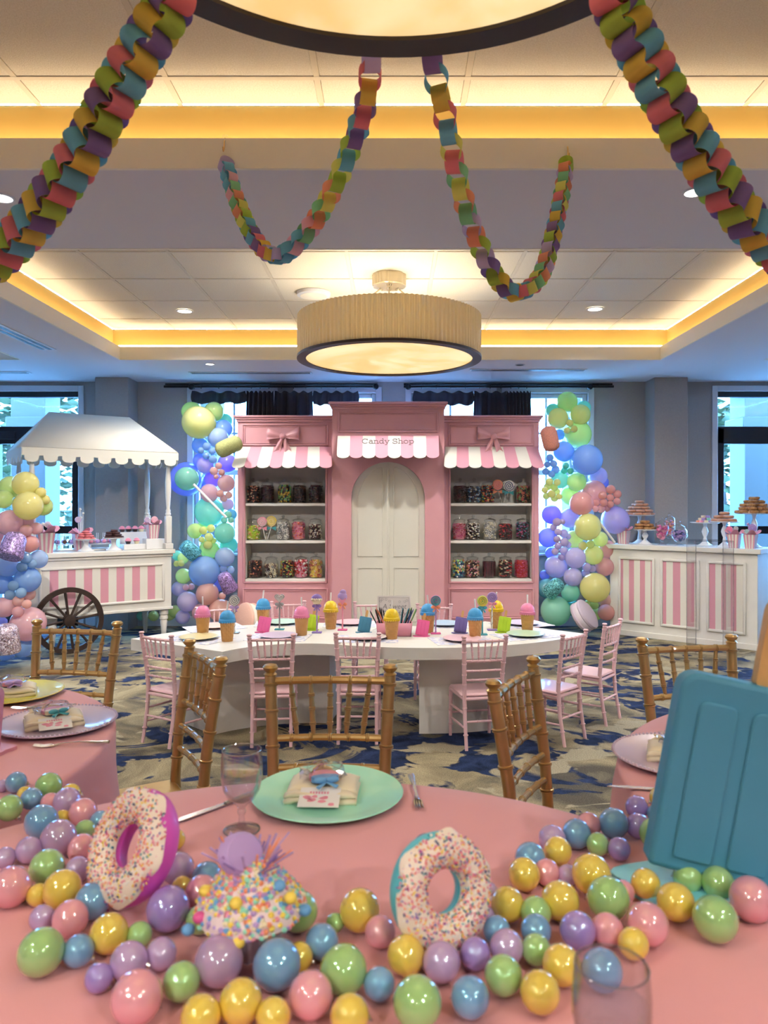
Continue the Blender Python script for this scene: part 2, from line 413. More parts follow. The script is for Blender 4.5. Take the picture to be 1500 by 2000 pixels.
for k, (a, c_, p, q) in enumerate(DOOR):
    do = link('door_%d' % (k + 1), None); do.location = ((a + c_) / 2, BACK, 0); struct(do)
    W, H = c_ - a, q
    m = MB()
    for x0, x1, z0, z1 in ((-W / 2 - .065, -W / 2, 0, H + .065), (W / 2, W / 2 + .065, 0, H + .065), (-W / 2, W / 2, H, H + .065)):
        m.bbox(x0, x1, -.025, .0, z0, z1, .005)
    m.build('casing', M.trimw, do)
    st = .095
    def rail(n, x0, x1, z0, z1): MB().bbox(x0, x1, .03, .10, z0, z1, .004).build(n, M.black, do)
    rail('door_stile', -W / 2, -W / 2 + st, 0, 2.28); rail('door_stile', W / 2 - st, W / 2, 0, 2.28)
    rail('transom_rail', -W / 2 , W / 2, H - .06, H); rail('door_header', -W / 2, W / 2, 2.10, 2.30)
    rail('door_stile', -.06, .06, 0, 2.10)
    rail('mid_rail', -W / 2 + st, W / 2 - st, 1.06, 1.15); rail('bottom_rail', -W / 2 + st, W / 2 - st, 0, .22)
    MB().box(-W / 2, W / 2, .06, .066, 2.30, H - .06).build('pane', M.pane, do)
    for s_ in (-1, 1):
        for z0, z1 in ((.22, 1.06), (1.15, 2.10)):
            MB().box(min(s_ * .06, s_ * (W / 2 - st)), max(s_ * .06, s_ * (W / 2 - st)), .06, .066, z0, z1).build('pane', M.pane, do)
    MB().bbox(-.25, .25, -.0, .03, 2.15, 2.24, .01).build('door_closer', M.black, do)
    portal(a, c_, p, q)

# ------------------------------------------------------------------ outside: porch posts, beam, railing and trees
M.porch = mat('porch_paint', (56, 53, 52), .6)
M.slab = mat('porch_slab', (190, 196, 200), .8)
M.leaf = mat('leaf_green', (34, 46, 26), .7, noise=(3, .3, (66, 76, 44)))
struct(MB().box(-30, 30, BACK + .2, 40, -.2, -.02).build('porch_floor', M.slab))
def post(x, y, lab):
    t = thing('porch_post', lab, 'post', (x, y, 0))
    MB().bbox(-.24, .24, -.24, .24, -.02, 3.0, .01).build('shaft', M.porch, t)
    MB().bbox(-.29, .29, -.29, .29, -.02, .28, .01).build('plinth', M.porch, t)
    MB().bbox(-.29, .29, -.29, .29, 2.45, 2.62, .01).build('capital', M.porch, t)
post(-5.1, 10.6, 'square painted porch post outside the left glass door')
post(5.15, 10.6, 'square painted porch post outside the right glass door')
post(-2.7, 10.6, 'square porch post outside the window left of the candy shop')
post(2.7, 10.6, 'square porch post outside the window right of the candy shop')
tag(MB().bbox(-9, 9, 10.35, 10.85, 3.0, 3.45, .01).build('porch_beam', M.porch), 'long painted porch beam carried on the posts outside', 'beam')
def leafy(cx_, cy_, cz, rx, rz, n, seed):
    rr = random.Random(seed); mb = MB()
    for _ in range(n):
        a = rr.uniform(0, 2 * pi); u = rr.uniform(-1, 1); q = rr.uniform(.55, 1) ** .5
        s_ = math.sqrt(1 - u * u); c0 = Vector((cx_ + rx * q * s_ * cos(a), cy_ + rx * q * s_ * sin(a), cz + rz * q * u))
        m_ = T(*c0) @ RZ(rr.uniform(0, 6.3)) @ RX(rr.uniform(0, 3.1)); l = rr.uniform(.1, .2)
        mb.add([(-l, 0, 0), (0, -l * .5, .02), (l, 0, 0), (0, l * .5, .02)], [(0, 1, 2, 3)], m_)
    return mb
for x, y, h, rx, lab in ((-7.15, 15.5, 2.6, 1.6, 'leafy green tree beyond the porch seen through the left door'), (7.3, 16.5, 2.4, 1.3, 'leafy green tree beyond the porch seen through the right door'),
                    (10.2, 19.0, 2.6, 1.2, 'leafy green tree at the right edge of the right door'), (-10.8, 19.5, 2.2, 1.5, 'leafy tree behind the left porch post')):
    t = thing('tree', lab, 'tree', (x, y, 0))
    MB().tube([(0, 0, -.1), (.03, 0, h * .5), (0, .05, h)], [.14, .11, .06], 8).build('trunk', M.wood, t)
    o = leafy(0, 0, h * .8, rx, h * .75, 1500, int(x * 7)).build('foliage', M.leaf, t); o['kind'] = 'stuff'
t = thing('porch_railing', 'porch railing beyond the left glass door', 'railing', (-6.0, 11.2, 0))
MB().bbox(-2, 2, -.03, .03, .92, 1.0, .01).build('handrail', M.slab, t); MB().bbox(-2, 2, -.02, .02, .1, .15, .01).build('bottom_rail', M.slab, t)
bal = MB().box(-.015, .015, -.015, .015, .15, .92).mesh('baluster', M.slab)
for k in range(30): link('baluster', bal, t, T(-1.95 + k * .134, 0, 0))

# ------------------------------------------------------------------ ceiling fittings
def lamp(parent, loc, power, size=2.5, blend=.7, rad=.05, color=WARM):
    l = bpy.data.lights.new('bulb', 'SPOT'); l.energy = power; l.color = color; l.spot_size = size; l.spot_blend = blend; l.shadow_soft_size = rad
    o = link('bulb', l, parent); o.location = loc; return o
def downlight(x, y, z, d, lab, lit=True, power=SPOT, grp=None, aim=None, rad=.05):
    t = thing('downlight', lab, 'ceiling light', (x, y, z), 0, grp)
    MB().lathe([(d * .40, .0), (d * .5, 0), (d * .5, -.006), (d * .40, -.006), (d * .40, 0)], 28, caps=False).build('trim_ring', M.trimw, t)
    MB().lathe([(d * .40, -.003), (d * .40, .0)], 28).build('lens', M.lens if lit else M.black, t)
    if lit and power:
        b_ = lamp(t, (0, 0, -.03), power, rad=rad)
        if aim: b_.rotation_euler = Vector((aim[0] - x, aim[1] - y, aim[2] - z)).to_track_quat('-Z', 'Y').to_euler(); b_.data.spot_size = 1.2; b_.data.spot_blend = 1.0
downlight(-1.86, 6.62, HIGH - .005, .15, 'round lit downlight in tiles left of the pleated chandelier', power=SPOT * .3)
downlight(1.78, 6.55, HIGH - .005, .15, 'round lit downlight in tiles right of the pleated chandelier', power=SPOT * .3)
downlight(-1.84, 7.45, LOW, .10, 'small lit downlight near the left ceiling slot vent', power=SPOT * .22)
downlight(1.28, 7.5, LOW, .10, 'small dark downlight by the right ceiling slot vent', lit=False)
downlight(-.03, 6.98, HIGH - .005, .15, 'downlight in tiles hidden behind the pleated chandelier', power=SPOT * .5, rad=.03)
downlight(-1.80, 3.41, LOW, .12, 'white downlight in soffit at left picture edge', power=SPOT * 1.35, aim=(-2.5, 7.3, .2))
downlight(1.36, 3.35, LOW, .11, 'white downlight in soffit beside the outer right paper chain', power=SPOT * 1.25, aim=(2.3, 7.5, .2))
for x, q in ((-1.84, 'left'), (1.80, 'right')): downlight(x, 4.73, HIGH - .005, .15, '%s unseen downlight added at the near side of the far tray, behind the soffit' % q, power=SPOT * .5)  # added pair, hidden by the soffit, to brighten the children's table
for x, y, q in ((-1.85, 2.05, 'left front'), (1.80, 2.05, 'right front'), (-1.85, -.1, 'left rear'), (1.80, -.1, 'right rear')): downlight(x, y, HIGH - .005, .15, '%s unseen downlight added to the tray over the front table, out of frame' % q, power=SPOT * (.55 if y > 1 else .3), aim=(x * .45, 4.4, .3) if y > 1 else None)  # unseen lamps added to light the front tables and child chairs
for x, y, q in ((-4.9, 3.4, 'left'), (4.9, 3.4, 'right')): downlight(x, y, LOW, .12, 'unseen soffit downlight added in the %s side bay out of frame' % q)  # unseen side lamps, added to lift the dim sides of the room
for x, y in ((-1.5, -1.4), (1.5, -1.4), (-4.6, -.2), (4.6, -.2), (0, -3.0)):
    downlight(x, y, LOW, .12, 'unseen soffit downlight added behind the viewpoint', grp='added downlights behind the viewpoint')  # extra lamps out of view, added for light from behind the camera
t = thing('ceiling_speaker', 'round white ceiling speaker left of the pleated chandelier', 'speaker', (-.65, 6.06, HIGH - .004))
MB().lathe([(.11, -.03), (.135, -.022), (.14, 0)], 36).build('rim', M.trimw, t); MB().lathe([(.0001, -.034), (.108, -.031), (.108, -.02)], 36).build('grille', M.fascia, t)
def slot(x0, x1, y0, y1, lab):
    t = thing('slot_vent', lab, 'air vent', ((x0 + x1) / 2, (y0 + y1) / 2, LOW))
    W, D = x1 - x0, y1 - y0
    MB().bbox(-W / 2, W / 2, -D / 2, D / 2, -.008, 0, .003).build('flange', M.trimw, t)
    for k in (-1, 1):
        if W > D: MB().box(-W / 2 + .02, W / 2 - .02, k * D * .2 - D * .1, k * D * .2 + D * .1, -.0095, -.004).build('slot', M.black, t)
        else: MB().box(k * W * .2 - W * .1, k * W * .2 + W * .1, -D / 2 + .02, D / 2 - .02, -.0095, -.004).build('slot', M.black, t)
slot(-2.18, -.87, 7.89, 8.0, 'long slot vent above the left curtain rod'); slot(.80, 2.02, 7.72, 7.83, 'long slot vent above the right curtain rod')
slot(-3.22, -3.06, 4.7, 6.75, 'long slot vent in blue-lit ceiling at left'); slot(-5.2, -3.88, 7.86, 7.98, 'slot vent above the left glass door')

# ------------------------------------------------------------------ drum chandeliers
def chandelier(x, y, lab, es=None):
    t = thing('drum_chandelier', lab, 'chandelier', (x, y, 0), 0)
    R0, Z0, Z1, n = .68, 2.49, 2.80, 120
    vs = []; fs = []; N = n * 4
    for z in (Z0, Z1):
        for k in range(N):
            a = 2 * pi * k / N; r = R0 + (-.004, .010, .010, -.004)[k % 4]
            vs.append((r * cos(a), r * sin(a), z))
    for z in (Z1, Z0):
        for k in range(N):
            a = 2 * pi * k / N; vs.append(((R0 - .012) * cos(a), (R0 - .012) * sin(a), z))
    for i in range(4):
        for k in range(N): fs.append((i * N + k, i * N + (k + 1) % N, ((i + 1) % 4) * N + (k + 1) % N, ((i + 1) % 4) * N + k))
    mb = MB(); mb.add(vs, fs); mb.build('pleated_shade', M.pleat, t, ang=20)
    MB().lathe([(R0 - .055, Z0 - .006), (R0 + .012, Z0 - .006), (R0 + .012, Z0 + .012), (R0 - .055, Z0 + .012), (R0 - .055, Z0 - .006)], 96, caps=False).build('bottom_rim', M.dark, t)
    MB().lathe([(.0001, Z0 + .004), (R0 - .05, Z0 + .004), (R0 - .05, Z0 + .012), (.0001, Z0 + .012)], 96, caps=False).build('diffuser', M.diff, t)
    MB().lathe([(.12, HIGH - .09), (.125, HIGH - .085), (.125, HIGH - .003)], 60, rf=lambda a, r, z: r + .003 * (1 if sin(a * 30) > 0 else -1)).build('canopy', M.nickel, t)
    for k in range(3):
        a = pi / 2 + k * 2 * pi / 3 + pi / 3
        p0 = Vector((.07 * cos(a), .07 * sin(a), HIGH - .09)); p1 = Vector((.20 * cos(a), .20 * sin(a), HIGH - .16)); p2 = Vector((R0 * .97 * cos(a), R0 * .97 * sin(a), Z1 - .02))
        rod = MB().tube([p0, p1], .006, 8).tube([p1, p2], .005, 8).build('hanging_rod', M.nickel, t)
        for q in (p0, p1):
            MB().tube([q + Vector((cos(u) * .018 * -sin(a), cos(u) * .018 * cos(a), sin(u) * .018)) for u in [i * pi / 5 for i in range(10)]], .004, 6, closed=True).build('ring', M.nickel, rod)
    # the bulbs inside: light thrown up to the tray and down through the diffuser
    for k in range(3):
        l = bpy.data.lights.new('bulb', 'POINT'); l.energy = 8; l.color = WARM; l.shadow_soft_size = .1
        a = k * 2 * pi / 3 + .5; link('bulb', l, t, T(.38 * cos(a), .38 * sin(a), 2.60))
    return t
chandelier(-.03, 5.6, 'pleated drum chandelier hanging in far ceiling tray')
chandelier(0, 1.11, 'drum chandelier with dark rim overhead at the top edge')

# ------------------------------------------------------------------ curtains on their rods
M.rod = mat('dark_curtain_rod', (24, 22, 24), .4, metal=.5)
def rods(x0, x1, bx, lab):
    y = BACK - .13; z = deep(0, 755, y).z
    t = thing('curtain_rod', lab, 'curtain rod', (x0, y, z))
    MB().tube([(0, 0, 0), (x1 - x0, 0, 0)], .014, 10).build('front_rod', M.rod, t); MB().tube([(.0, .05, .035), (x1 - x0, .05, .035)], .011, 8).build('rear_rod', M.rod, t)
    for b_ in bx:
        f_ = MB().ball((b_ - x0, 0, 0), .036, 14, 10).build('finial', M.rod, t)
        MB().bbox(b_ - x0 - .012, b_ - x0 + .012, 0, .128, -.012, .02, .003).build('bracket', M.rod, t)
    return y, z
ry, rz = rods(-2.60, -.18, (-2.29, -.20), 'dark double curtain rod over the left windows'); rods(.12, 2.50, (.17, 2.23), 'dark double curtain rod over the right windows')
def curtain(x0, x1, drop, folds, lab, amp=.03, grp=None):
    t = thing('curtain', lab, 'curtain', ((x0 + x1) / 2, ry, rz - .06), 0, grp)
    W = x1 - x0
    def fn(u, v): return ((u - .5) * W * (1 + .06 * sin(v * 3)), amp * sin(u * folds * 2 * pi + v) * (.5 + .5 * v) + .008 * sin(u * 47), -v * drop + .014 * sin(u * folds * 2 * pi + 1) * (1 if v > .9 or v < .1 else .5))
    o = MB().sheet(fn, max(24, int(folds * 10)), 6).build('cloth', M.curtain, t, ang=80)
    md = o.modifiers.new('thick', 'SOLIDIFY'); md.thickness = .004
    for k in range(max(3, int(W / .16))):
        x = -W / 2 + W * (k + .5) / max(3, int(W / .16))
        MB().tube([(x, sin(a) * .024, .06 + cos(a) * .024) for a in [i * pi / 6 for i in range(12)]], .003, 5, closed=True).build('ring', M.rod, t)
curtain(-2.28, -1.68, .13, 3, 'short charcoal curtain band above the left balloon garland'); curtain(-1.66, -1.36, .62, 6, 'gathered charcoal curtain above left end of the candy shop', .035)
curtain(-1.34, -.92, .55, 4, 'charcoal curtain panel between the two left windows'); curtain(-.90, -.40, .15, 4, 'short charcoal curtain band left of the candy shop roof')
curtain(.24, .90, .15, 4, 'short charcoal curtain band right of the candy shop roof'); curtain(.92, 1.28, .6, 3, 'charcoal curtain panel between the two right windows')
curtain(1.29, 1.56, .62, 7, 'gathered charcoal curtain above right end of the candy shop', .035)
# ================================================================== CANDY SHOP FRONT
def frame4(mb, x0, x1, z0, z1, w, y0, y1, c=.006, M_=None):
    mb.bbox(x0, x0 + w, y0, y1, z0, z1, c, M_); mb.bbox(x1 - w, x1, y0, y1, z0, z1, c, M_)
    mb.bbox(x0 + w * .6, x1 - w * .6, y0, y1, z0, z0 + w, c, M_); mb.bbox(x0 + w * .6, x1 - w * .6, y0, y1, z1 - w, z1, c, M_)
    return mb
def awning(t, ht, hb, zt, zb, proj, n=8, first='white'):
    """striped scalloped flap leaning out from the front (local y=0); returns a mapper onto its face"""
    L = math.hypot(zt - zb, proj); dv = Vector((0, -proj / L, -(zt - zb) / L)); nv = Vector((0, -(zt - zb) / L, proj / L))
    def P(a, v, off):      # a in -1..1 across, v metres down the slope
        q = v / L; h = ht + (hb - ht) * q
        return Vector((a * h, 0, zt)) + dv * v + nv * (off + .012)
    for k in range(n):
        a0, a1 = -1 + 2 * k / n, -1 + 2 * (k + 1) / n
        rad = (a1 - a0) / 2 * hb
        pts = [(a0, 0), (a0, L - rad * .75)]
        for i in range(1, 12):
            u = pi * i / 12; pts.append(((a0 + a1) / 2 - cos(u) * (a1 - a0) / 2, L - rad * .75 + sin(u) * rad * .75))
        pts += [(a1, L - rad * .75), (a1, 0)]
        m = len(pts); vs = [P(a, v, 0) for a, v in pts] + [P(a, v, .008) for a, v in pts]
        mb = MB(); mb.add(vs, [tuple(range(m)), tuple(range(m, 2 * m))] + [(i, (i + 1) % m, m + (i + 1) % m, m + i) for i in range(m)])
        wht = (k % 2 == 0) == (first == 'white')
        mb.build('awning_stripe', M.whitestripe if wht else M.pinkstripe, t)
    mb = MB()
    for s_ in (-1, 1):
        mb.add([(s_ * ht, 0, zt), (s_ * ht, 0, zb + .03), tuple(P(s_ * .98, L * .86, -.004))], [(0, 1, 2)])
    MB().bbox(-ht, ht, -.03, 0, zt - .03, zt - .005, .003).build('awning_rail', M.pink, t)
    return P, L

def bow(x, y, z, lab, s=1.15):
    t = thing('satin_bow', lab, 'bow', (x, y, z), 0, 'satin bows on the candy shop')
    for sg in (-1, 1):
        def fn(u, v, sg=sg):
            a = u * 2 * pi; q = (1 - cos(a)) / 2                      # out and back
            xx = sg * (.012 + q * .14) ; yy = -.02 - .035 * sin(a) * q
            wv = (.016 + .042 * q); zz = (v - .5) * 2 * wv + .024 * q + .008 * sin(v * 14) * q
            return (xx * s, yy * s + .012 * sin(v * 9) * q * s, zz * s)
        MB().sheet(fn, 24, 6).build('loop', M.satin, t, ang=80)
        def ft(u, v, sg=sg):
            wv = .016 + .026 * u
            xx = sg * (.014 + .062 * u) + (v - .5) * 2 * wv; zz = -.02 - .20 * u - (.02 * (1 - abs(v - .5) * 2) * -1 if u > .98 else 0)
            return (xx * s, (-.03 + .012 * sin(u * 7 + v * 6) - .02 * u) * s, zz * s)
        MB().sheet(ft, 14, 6).build('tail', M.satin, t, ang=80)
    MB().ball((0, -.03 * s, 0), .03 * s, 12, 8, sc_=(1, .8, 1)).build('knot', M.satin, t)
    return t

def side_unit(xc, lab, half, opx):
    y0 = 8.0; D = .36
    t = thing('candy_shelf_unit', lab, 'shelf unit', (xc, y0, 0)); H = 2.31
    for s_ in (-1, 1):
        a, b_ = sorted((s_ * half, s_ * opx)); MB().bbox(a, b_, 0, .03, .10, H, .004).build('front_stile', M.pink, t)
        a, b_ = sorted((s_ * half, s_ * (half - .02))); MB().box(a, b_, .03, D, 0, H).build('side_panel', M.pink, t)
        a, b_ = sorted((s_ * (opx + .012), s_ * opx)); MB().box(a, b_, .03, D - .02, .60, 2.0).build('inner_side', M.white, t)
    MB().box(-half + .02, half - .02, D - .02, D, 0, H).build('back_panel', M.white, t)
    MB().bbox(-opx, opx, 0, .03, 2.0, H, .003).build('header_panel', M.pink, t)
    MB().bbox(-opx, opx, 0, .03, .10, .565, .003).build('lower_panel', M.pink, t)
    MB().bbox(-half, half, -.02, .03, 0, .10, .005).build('plinth', M.pink, t)
    MB().box(-half + .02, half - .02, .03, D - .02, H - .03, H).build('top_panel', M.pink, t)
    for z in (1.412, 1.008): MB().bbox(-opx, opx, .015, D - .02, z - .03, z, .003).build('shelf', M.white, t)
    MB().bbox(-opx, opx, .0, D - .02, .565, .594, .003).build('shelf', M.white, t)
    m = MB(); m.bbox(-half - .01, half + .01, -.02, D, H - .025, H, .006); m.bbox(-half - .025, half + .025, -.035, D, H, H + .02, .006); m.bbox(-half - .04, half + .04, -.05, D, H + .02, H + .045, .008)
    m.build('cornice', M.pink, t)
    frame4(MB(), -.467, .467, 2.03, 2.266, .018, -.012, .0).build('header_moulding', M.pink, t)
    frame4(MB(), -.44, .44, 2.055, 2.24, .008, -.007, .0, .002).build('header_moulding', M.pink, t)
    frame4(MB(), -opx - .022, opx + .022, .548, 2.0, .022, -.012, .0).build('opening_moulding', M.pink, t)
    frame4(MB(), -.465, .465, .165, .50, .02, -.012, .0).build('lower_moulding', M.pink, t)
    frame4(MB(), -.435, .435, .195, .47, .008, -.006, .0, .002).build('lower_moulding', M.pink, t)
    awning(t, half - .02, half + .015, 2.005, 1.765, .25)
    return t
LX, RX_ = -1.1635, 1.056
side_unit(LX, 'pink shelf unit of candy jars left of the arched door', .515, .432)
side_unit(RX_, 'pink shelf unit of candy jars right of the arched door', .515, .438)
bow(LX - .02, 7.985, 2.13, 'pink satin bow on the shelf unit left of the door'); bow(RX_ + .02, 7.985, 2.13, 'pink satin bow on the shelf unit right of the door')

t = shop = thing('candy_shop_front', 'tall pink candy shop front with white arched double door', 'shop front', (-.054, 7.85, 0))
hf = .594; ar, sp = .39, 1.459
poly = [(-hf, 0), (-ar, 0), (-ar, sp)] + [(-ar * cos(pi * i / 28), sp + ar * sin(pi * i / 28)) for i in range(1, 28)] + [(ar, sp), (ar, 0), (hf, 0), (hf, 2.43), (-hf, 2.43)]
XZ = Matrix(((1, 0, 0, 0), (0, 0, 1, 0), (0, 1, 0, 0), (0, 0, 0, 1)))      # local (x, y, z) -> (x, z, y)
MB().prism(poly, 0, .05, XZ).build('facade_panel', M.pink, t)
for s_ in (-1, 1):
    a, b_ = sorted((s_ * hf, s_ * (hf - .02))); MB().box(a, b_, .05, .145, 0, 2.43).build('side_return', M.pink, t)
M.door = mat('door_cream', (232, 228, 214), .5, noise=(2, .4, (224, 220, 208)))
for s_ in (-1, 1):      # door leaves behind the arch
    pl = [(0, 0), (s_ * (ar + .02), 0), (s_ * (ar + .02), sp)] + [(s_ * (ar + .02) * cos(pi / 2 * i / 14), sp + (ar + .02) * sin(pi / 2 * i / 14)) for i in range(1, 14)] + [(0, sp + ar + .02)]
    leaf = MB().prism([(x + s_ * .001, z) for x, z in pl], .055, .085, XZ).build('door_leaf', M.door, t)
    def line(pts, n='panel_moulding'):
        MB().tube([(x, .054, z) for x, z in pts], .0075, 6, closed=True).build(n, M.door, leaf)
    x0, x1 = s_ * .06, s_ * .325
    line([(x0, .845), (x1, .845), (x1, sp - .05)] + [(x1 * cos(u) + 0, sp - .05 + .40 * sin(u)) for u in [pi / 2 * i / 12 for i in range(1, 11)] if abs(x1 * cos(u)) > abs(x0)] + [(x0, sp + .33)])
    line([(x0, .15), (x1, .15), (x1, .72), (x0, .72)])
MB().bbox(-.012, .012, .045, .057, 0, sp + ar - .01, .004).build('door_astragal', M.door, t)
m = MB(); m.bbox(-hf - .01, hf + .01, -.015, .14, 2.405, 2.43, .006); m.bbox(-hf - .022, hf + .022, -.03, .14, 2.43, 2.452, .006); m.bbox(-hf - .036, hf + .036, -.045, .14, 2.452, 2.483, .008)
m.build('cornice', M.pink, t)
frame4(MB(), -.533, .533, 2.158, 2.385, .02, -.014, .0).build('sign_moulding', M.pink, t); frame4(MB(), -.503, .503, 2.186, 2.357, .008, -.007, .0, .002).build('sign_moulding', M.pink, t)
P, L = awning(t, .533, .527, 2.11, 1.862, .21)
# lettering on the awning, slab serif strokes
def arc(cx_, cy_, rx, ry_, a0, a1, n=14): return [(cx_ + rx * cos(R(a0 + (a1 - a0) * i / n)), cy_ + ry_ * sin(R(a0 + (a1 - a0) * i / n))) for i in range(n + 1)]
G = {
 'C': (.74, [arc(.36, .36, .31, .35, 52, 318), [(.60, .50), (.60, .70)]]),
 'a': (.54, [arc(.25, .39, .16, .11, 160, 0, 8) + [(.41, .03)], arc(.24, .15, .17, .14, 60, 330, 12), [(.40, .02), (.52, .02)]]),
 'n': (.62, [[(.03, .48), (.14, .48), (.14, .02)], arc(.31, .30, .17, .18, 170, 0, 10) + [(.48, .02)], [(.03, .02), (.25, .02)], [(.38, .02), (.60, .02)]]),
 'd': (.60, [arc(.26, .25, .19, .24, 0, 360, 18), [(.36, .74), (.46, .74), (.46, .02), (.58, .02)]]),
 'y': (.58, [[(.10, .48), (.30, .02)], [(.50, .48), (.24, -.18), (.08, -.18)], [(.01, .48), (.20, .48)], [(.40, .48), (.58, .48)]]),
 ' ': (.30, []),
 'S': (.62, [arc(.30, .53, .22, .18, 40, 250, 12) + arc(.30, .18, .24, .18, 85, -140, 14), [(.49, .52), (.49, .70)], [(.07, .02), (.07, .20)]]),
 'h': (.62, [[(.02, .74), (.14, .74), (.14, .02)], arc(.31, .30, .17, .18, 170, 0, 10) + [(.48, .02)], [(.03, .02), (.25, .02)], [(.38, .02), (.60, .02)]]),
 'o': (.58, [arc(.28, .25, .23, .24, 0, 360, 20)]),
 'p': (.62, [[(.03, .48), (.14, .48), (.14, -.2)], arc(.34, .25, .21, .24, 0, 360, 18), [(.03, -.2), (.27, -.2)]])}
M.letter = mat('grey_lettering', (112, 96, 96), .6)
def letters(txt, place, sz, th, mb):
    tot = sum(G[ch][0] for ch in txt); x = -tot / 2
    for ch in txt:
        wd, strokes = G[ch]
        for st in strokes:
            for (xa, ya), (xb, yb) in zip(st, st[1:]):
                d = Vector((xb - xa, yb - ya)); ln = d.length or 1e-6; nx, ny = -d.y / ln * th, d.x / ln * th; ex, ey = d.x / ln * th * .5, d.y / ln * th * .5
                q = [(xa - ex + nx, ya - ey + ny), (xb + ex + nx, yb + ey + ny), (xb + ex - nx, yb + ey - ny), (xa - ex - nx, ya - ey - ny)]
                vs = [place((x + u) * sz, v * sz, o) for o in (0, .0025) for u, v in q]
                mb.add(vs, [(0, 1, 2, 3), (4, 5, 6, 7), (0, 1, 5, 4), (1, 2, 6, 5), (2, 3, 7, 6), (3, 0, 4, 7)])
        x += wd
lm = MB(); letters('Candy Shop', lambda u, v, o: P(u / .53, .115 - v, .009 + o), .094, .042, lm)
lm.build('lettering', M.letter, t, label='grey Candy Shop lettering')

# ================================================================== CANDY JARS
jar_prof = [(.060, .0), (.070, .004), (.074, .012), (.075, .14), (.072, .156), (.060, .168), (.058, .176), (.063, .180)]
jar_me = MB().lathe(jar_prof, 24, caps=False).lathe([(.0001, .003), (.066, .003)], 24, caps=False).mesh('jar_body', M.glass)
lid_me = MB().lathe([(.064, .181), (.066, .185), (.064, .190), (.045, .198), (.012, .204), (.009, .210), (.016, .216), (.018, .225), (.012, .233), (.0001, .236)], 20, caps=False).mesh('jar_lid', M.glass)
def fill(kind, cols, seed, top=.15, rad=.0725):
    rr = random.Random(seed); mb = MB(); mats = [cm(c_) for c_ in cols]
    core = len(mats); mats = mats + [cm('dark' if 'dark' in cols or 'brown' in cols or 'maroon' in cols else cols[-1])]
    mb.lathe([(.03, .006), (rad * .72, .006), (rad * .72, top - .012), (.0001, top - .010)], 16, caps=False, mi=core)
    n = {'ball': 190, 'bit': 210, 'ring': 150, 'stick': 100, 'swirl': 210, 'fine': 330}[kind]
    for k in range(n):
        a = rr.uniform(0, 2 * pi); z = rr.uniform(.012, top - .006); q = rad * rr.uniform(.78, .93); tp = rr.random() < .12
        if tp: z = top - .004; q = rad * rr.random() * .85
        c0 = Vector((q * cos(a), q * sin(a), z)); mi = rr.randrange(len(cols))
        m_ = T(*c0) @ RZ(rr.uniform(0, 6.3)) @ RX(rr.uniform(0, 3.1))
        if kind == 'ball': mb.ball((0, 0, 0), .0098, 8, 6, T(*c0), mi)
        elif kind == 'bit': mb.bbox(-.011, .011, -.006, .006, -.005, .005, .003, m_, mi)
        elif kind == 'fine': mb.box(-.009, .009, -.003, .003, -.003, .003, m_, mi)
        elif kind == 'ring': mb.tube([(.011 * cos(u), .011 * sin(u), 0) for u in [i * pi / 4 for i in range(8)]], .0038, 4, m_ if rr.random() < .4 else T(*c0) @ RZ(a + pi / 2) @ RX(pi / 2), mi, closed=True)
        elif kind == 'stick': 
            zz = rr.uniform(.0, .02); mb.box(-.0035, .0035, -.0035, .0035, .008 + zz, top - .03 + zz, T(q * .97 * cos(a), q * .97 * sin(a), 0) @ RZ(a) @ RX(rr.uniform(-.08, .08)), mi)
        elif kind == 'swirl': mb.lathe([(.006, -.004), (.0085, 0), (.006, .004)], 7, m_, mi)
    return mb, mats
def jar(x, z, xc, kind, cols, top, lab, seed):
    t = thing('candy_jar', lab, 'jar', (x, 8.14, z + .002), random.uniform(0, 6), 'glass candy jars on the shop shelves')
    t.scale = (1.02, 1.02, 1.16); link('jar_body', jar_me, t); link('jar_lid', lid_me, t)
    mb, ms = fill(kind, cols, seed, min(top + .012, .168)); o = mb.build('candy_filling', ms, t); o['kind'] = 'stuff'
def jx(px): return (px - CX) / F * 8.14
Z1_, Z2_, Z3_ = 1.412, 1.008, .594
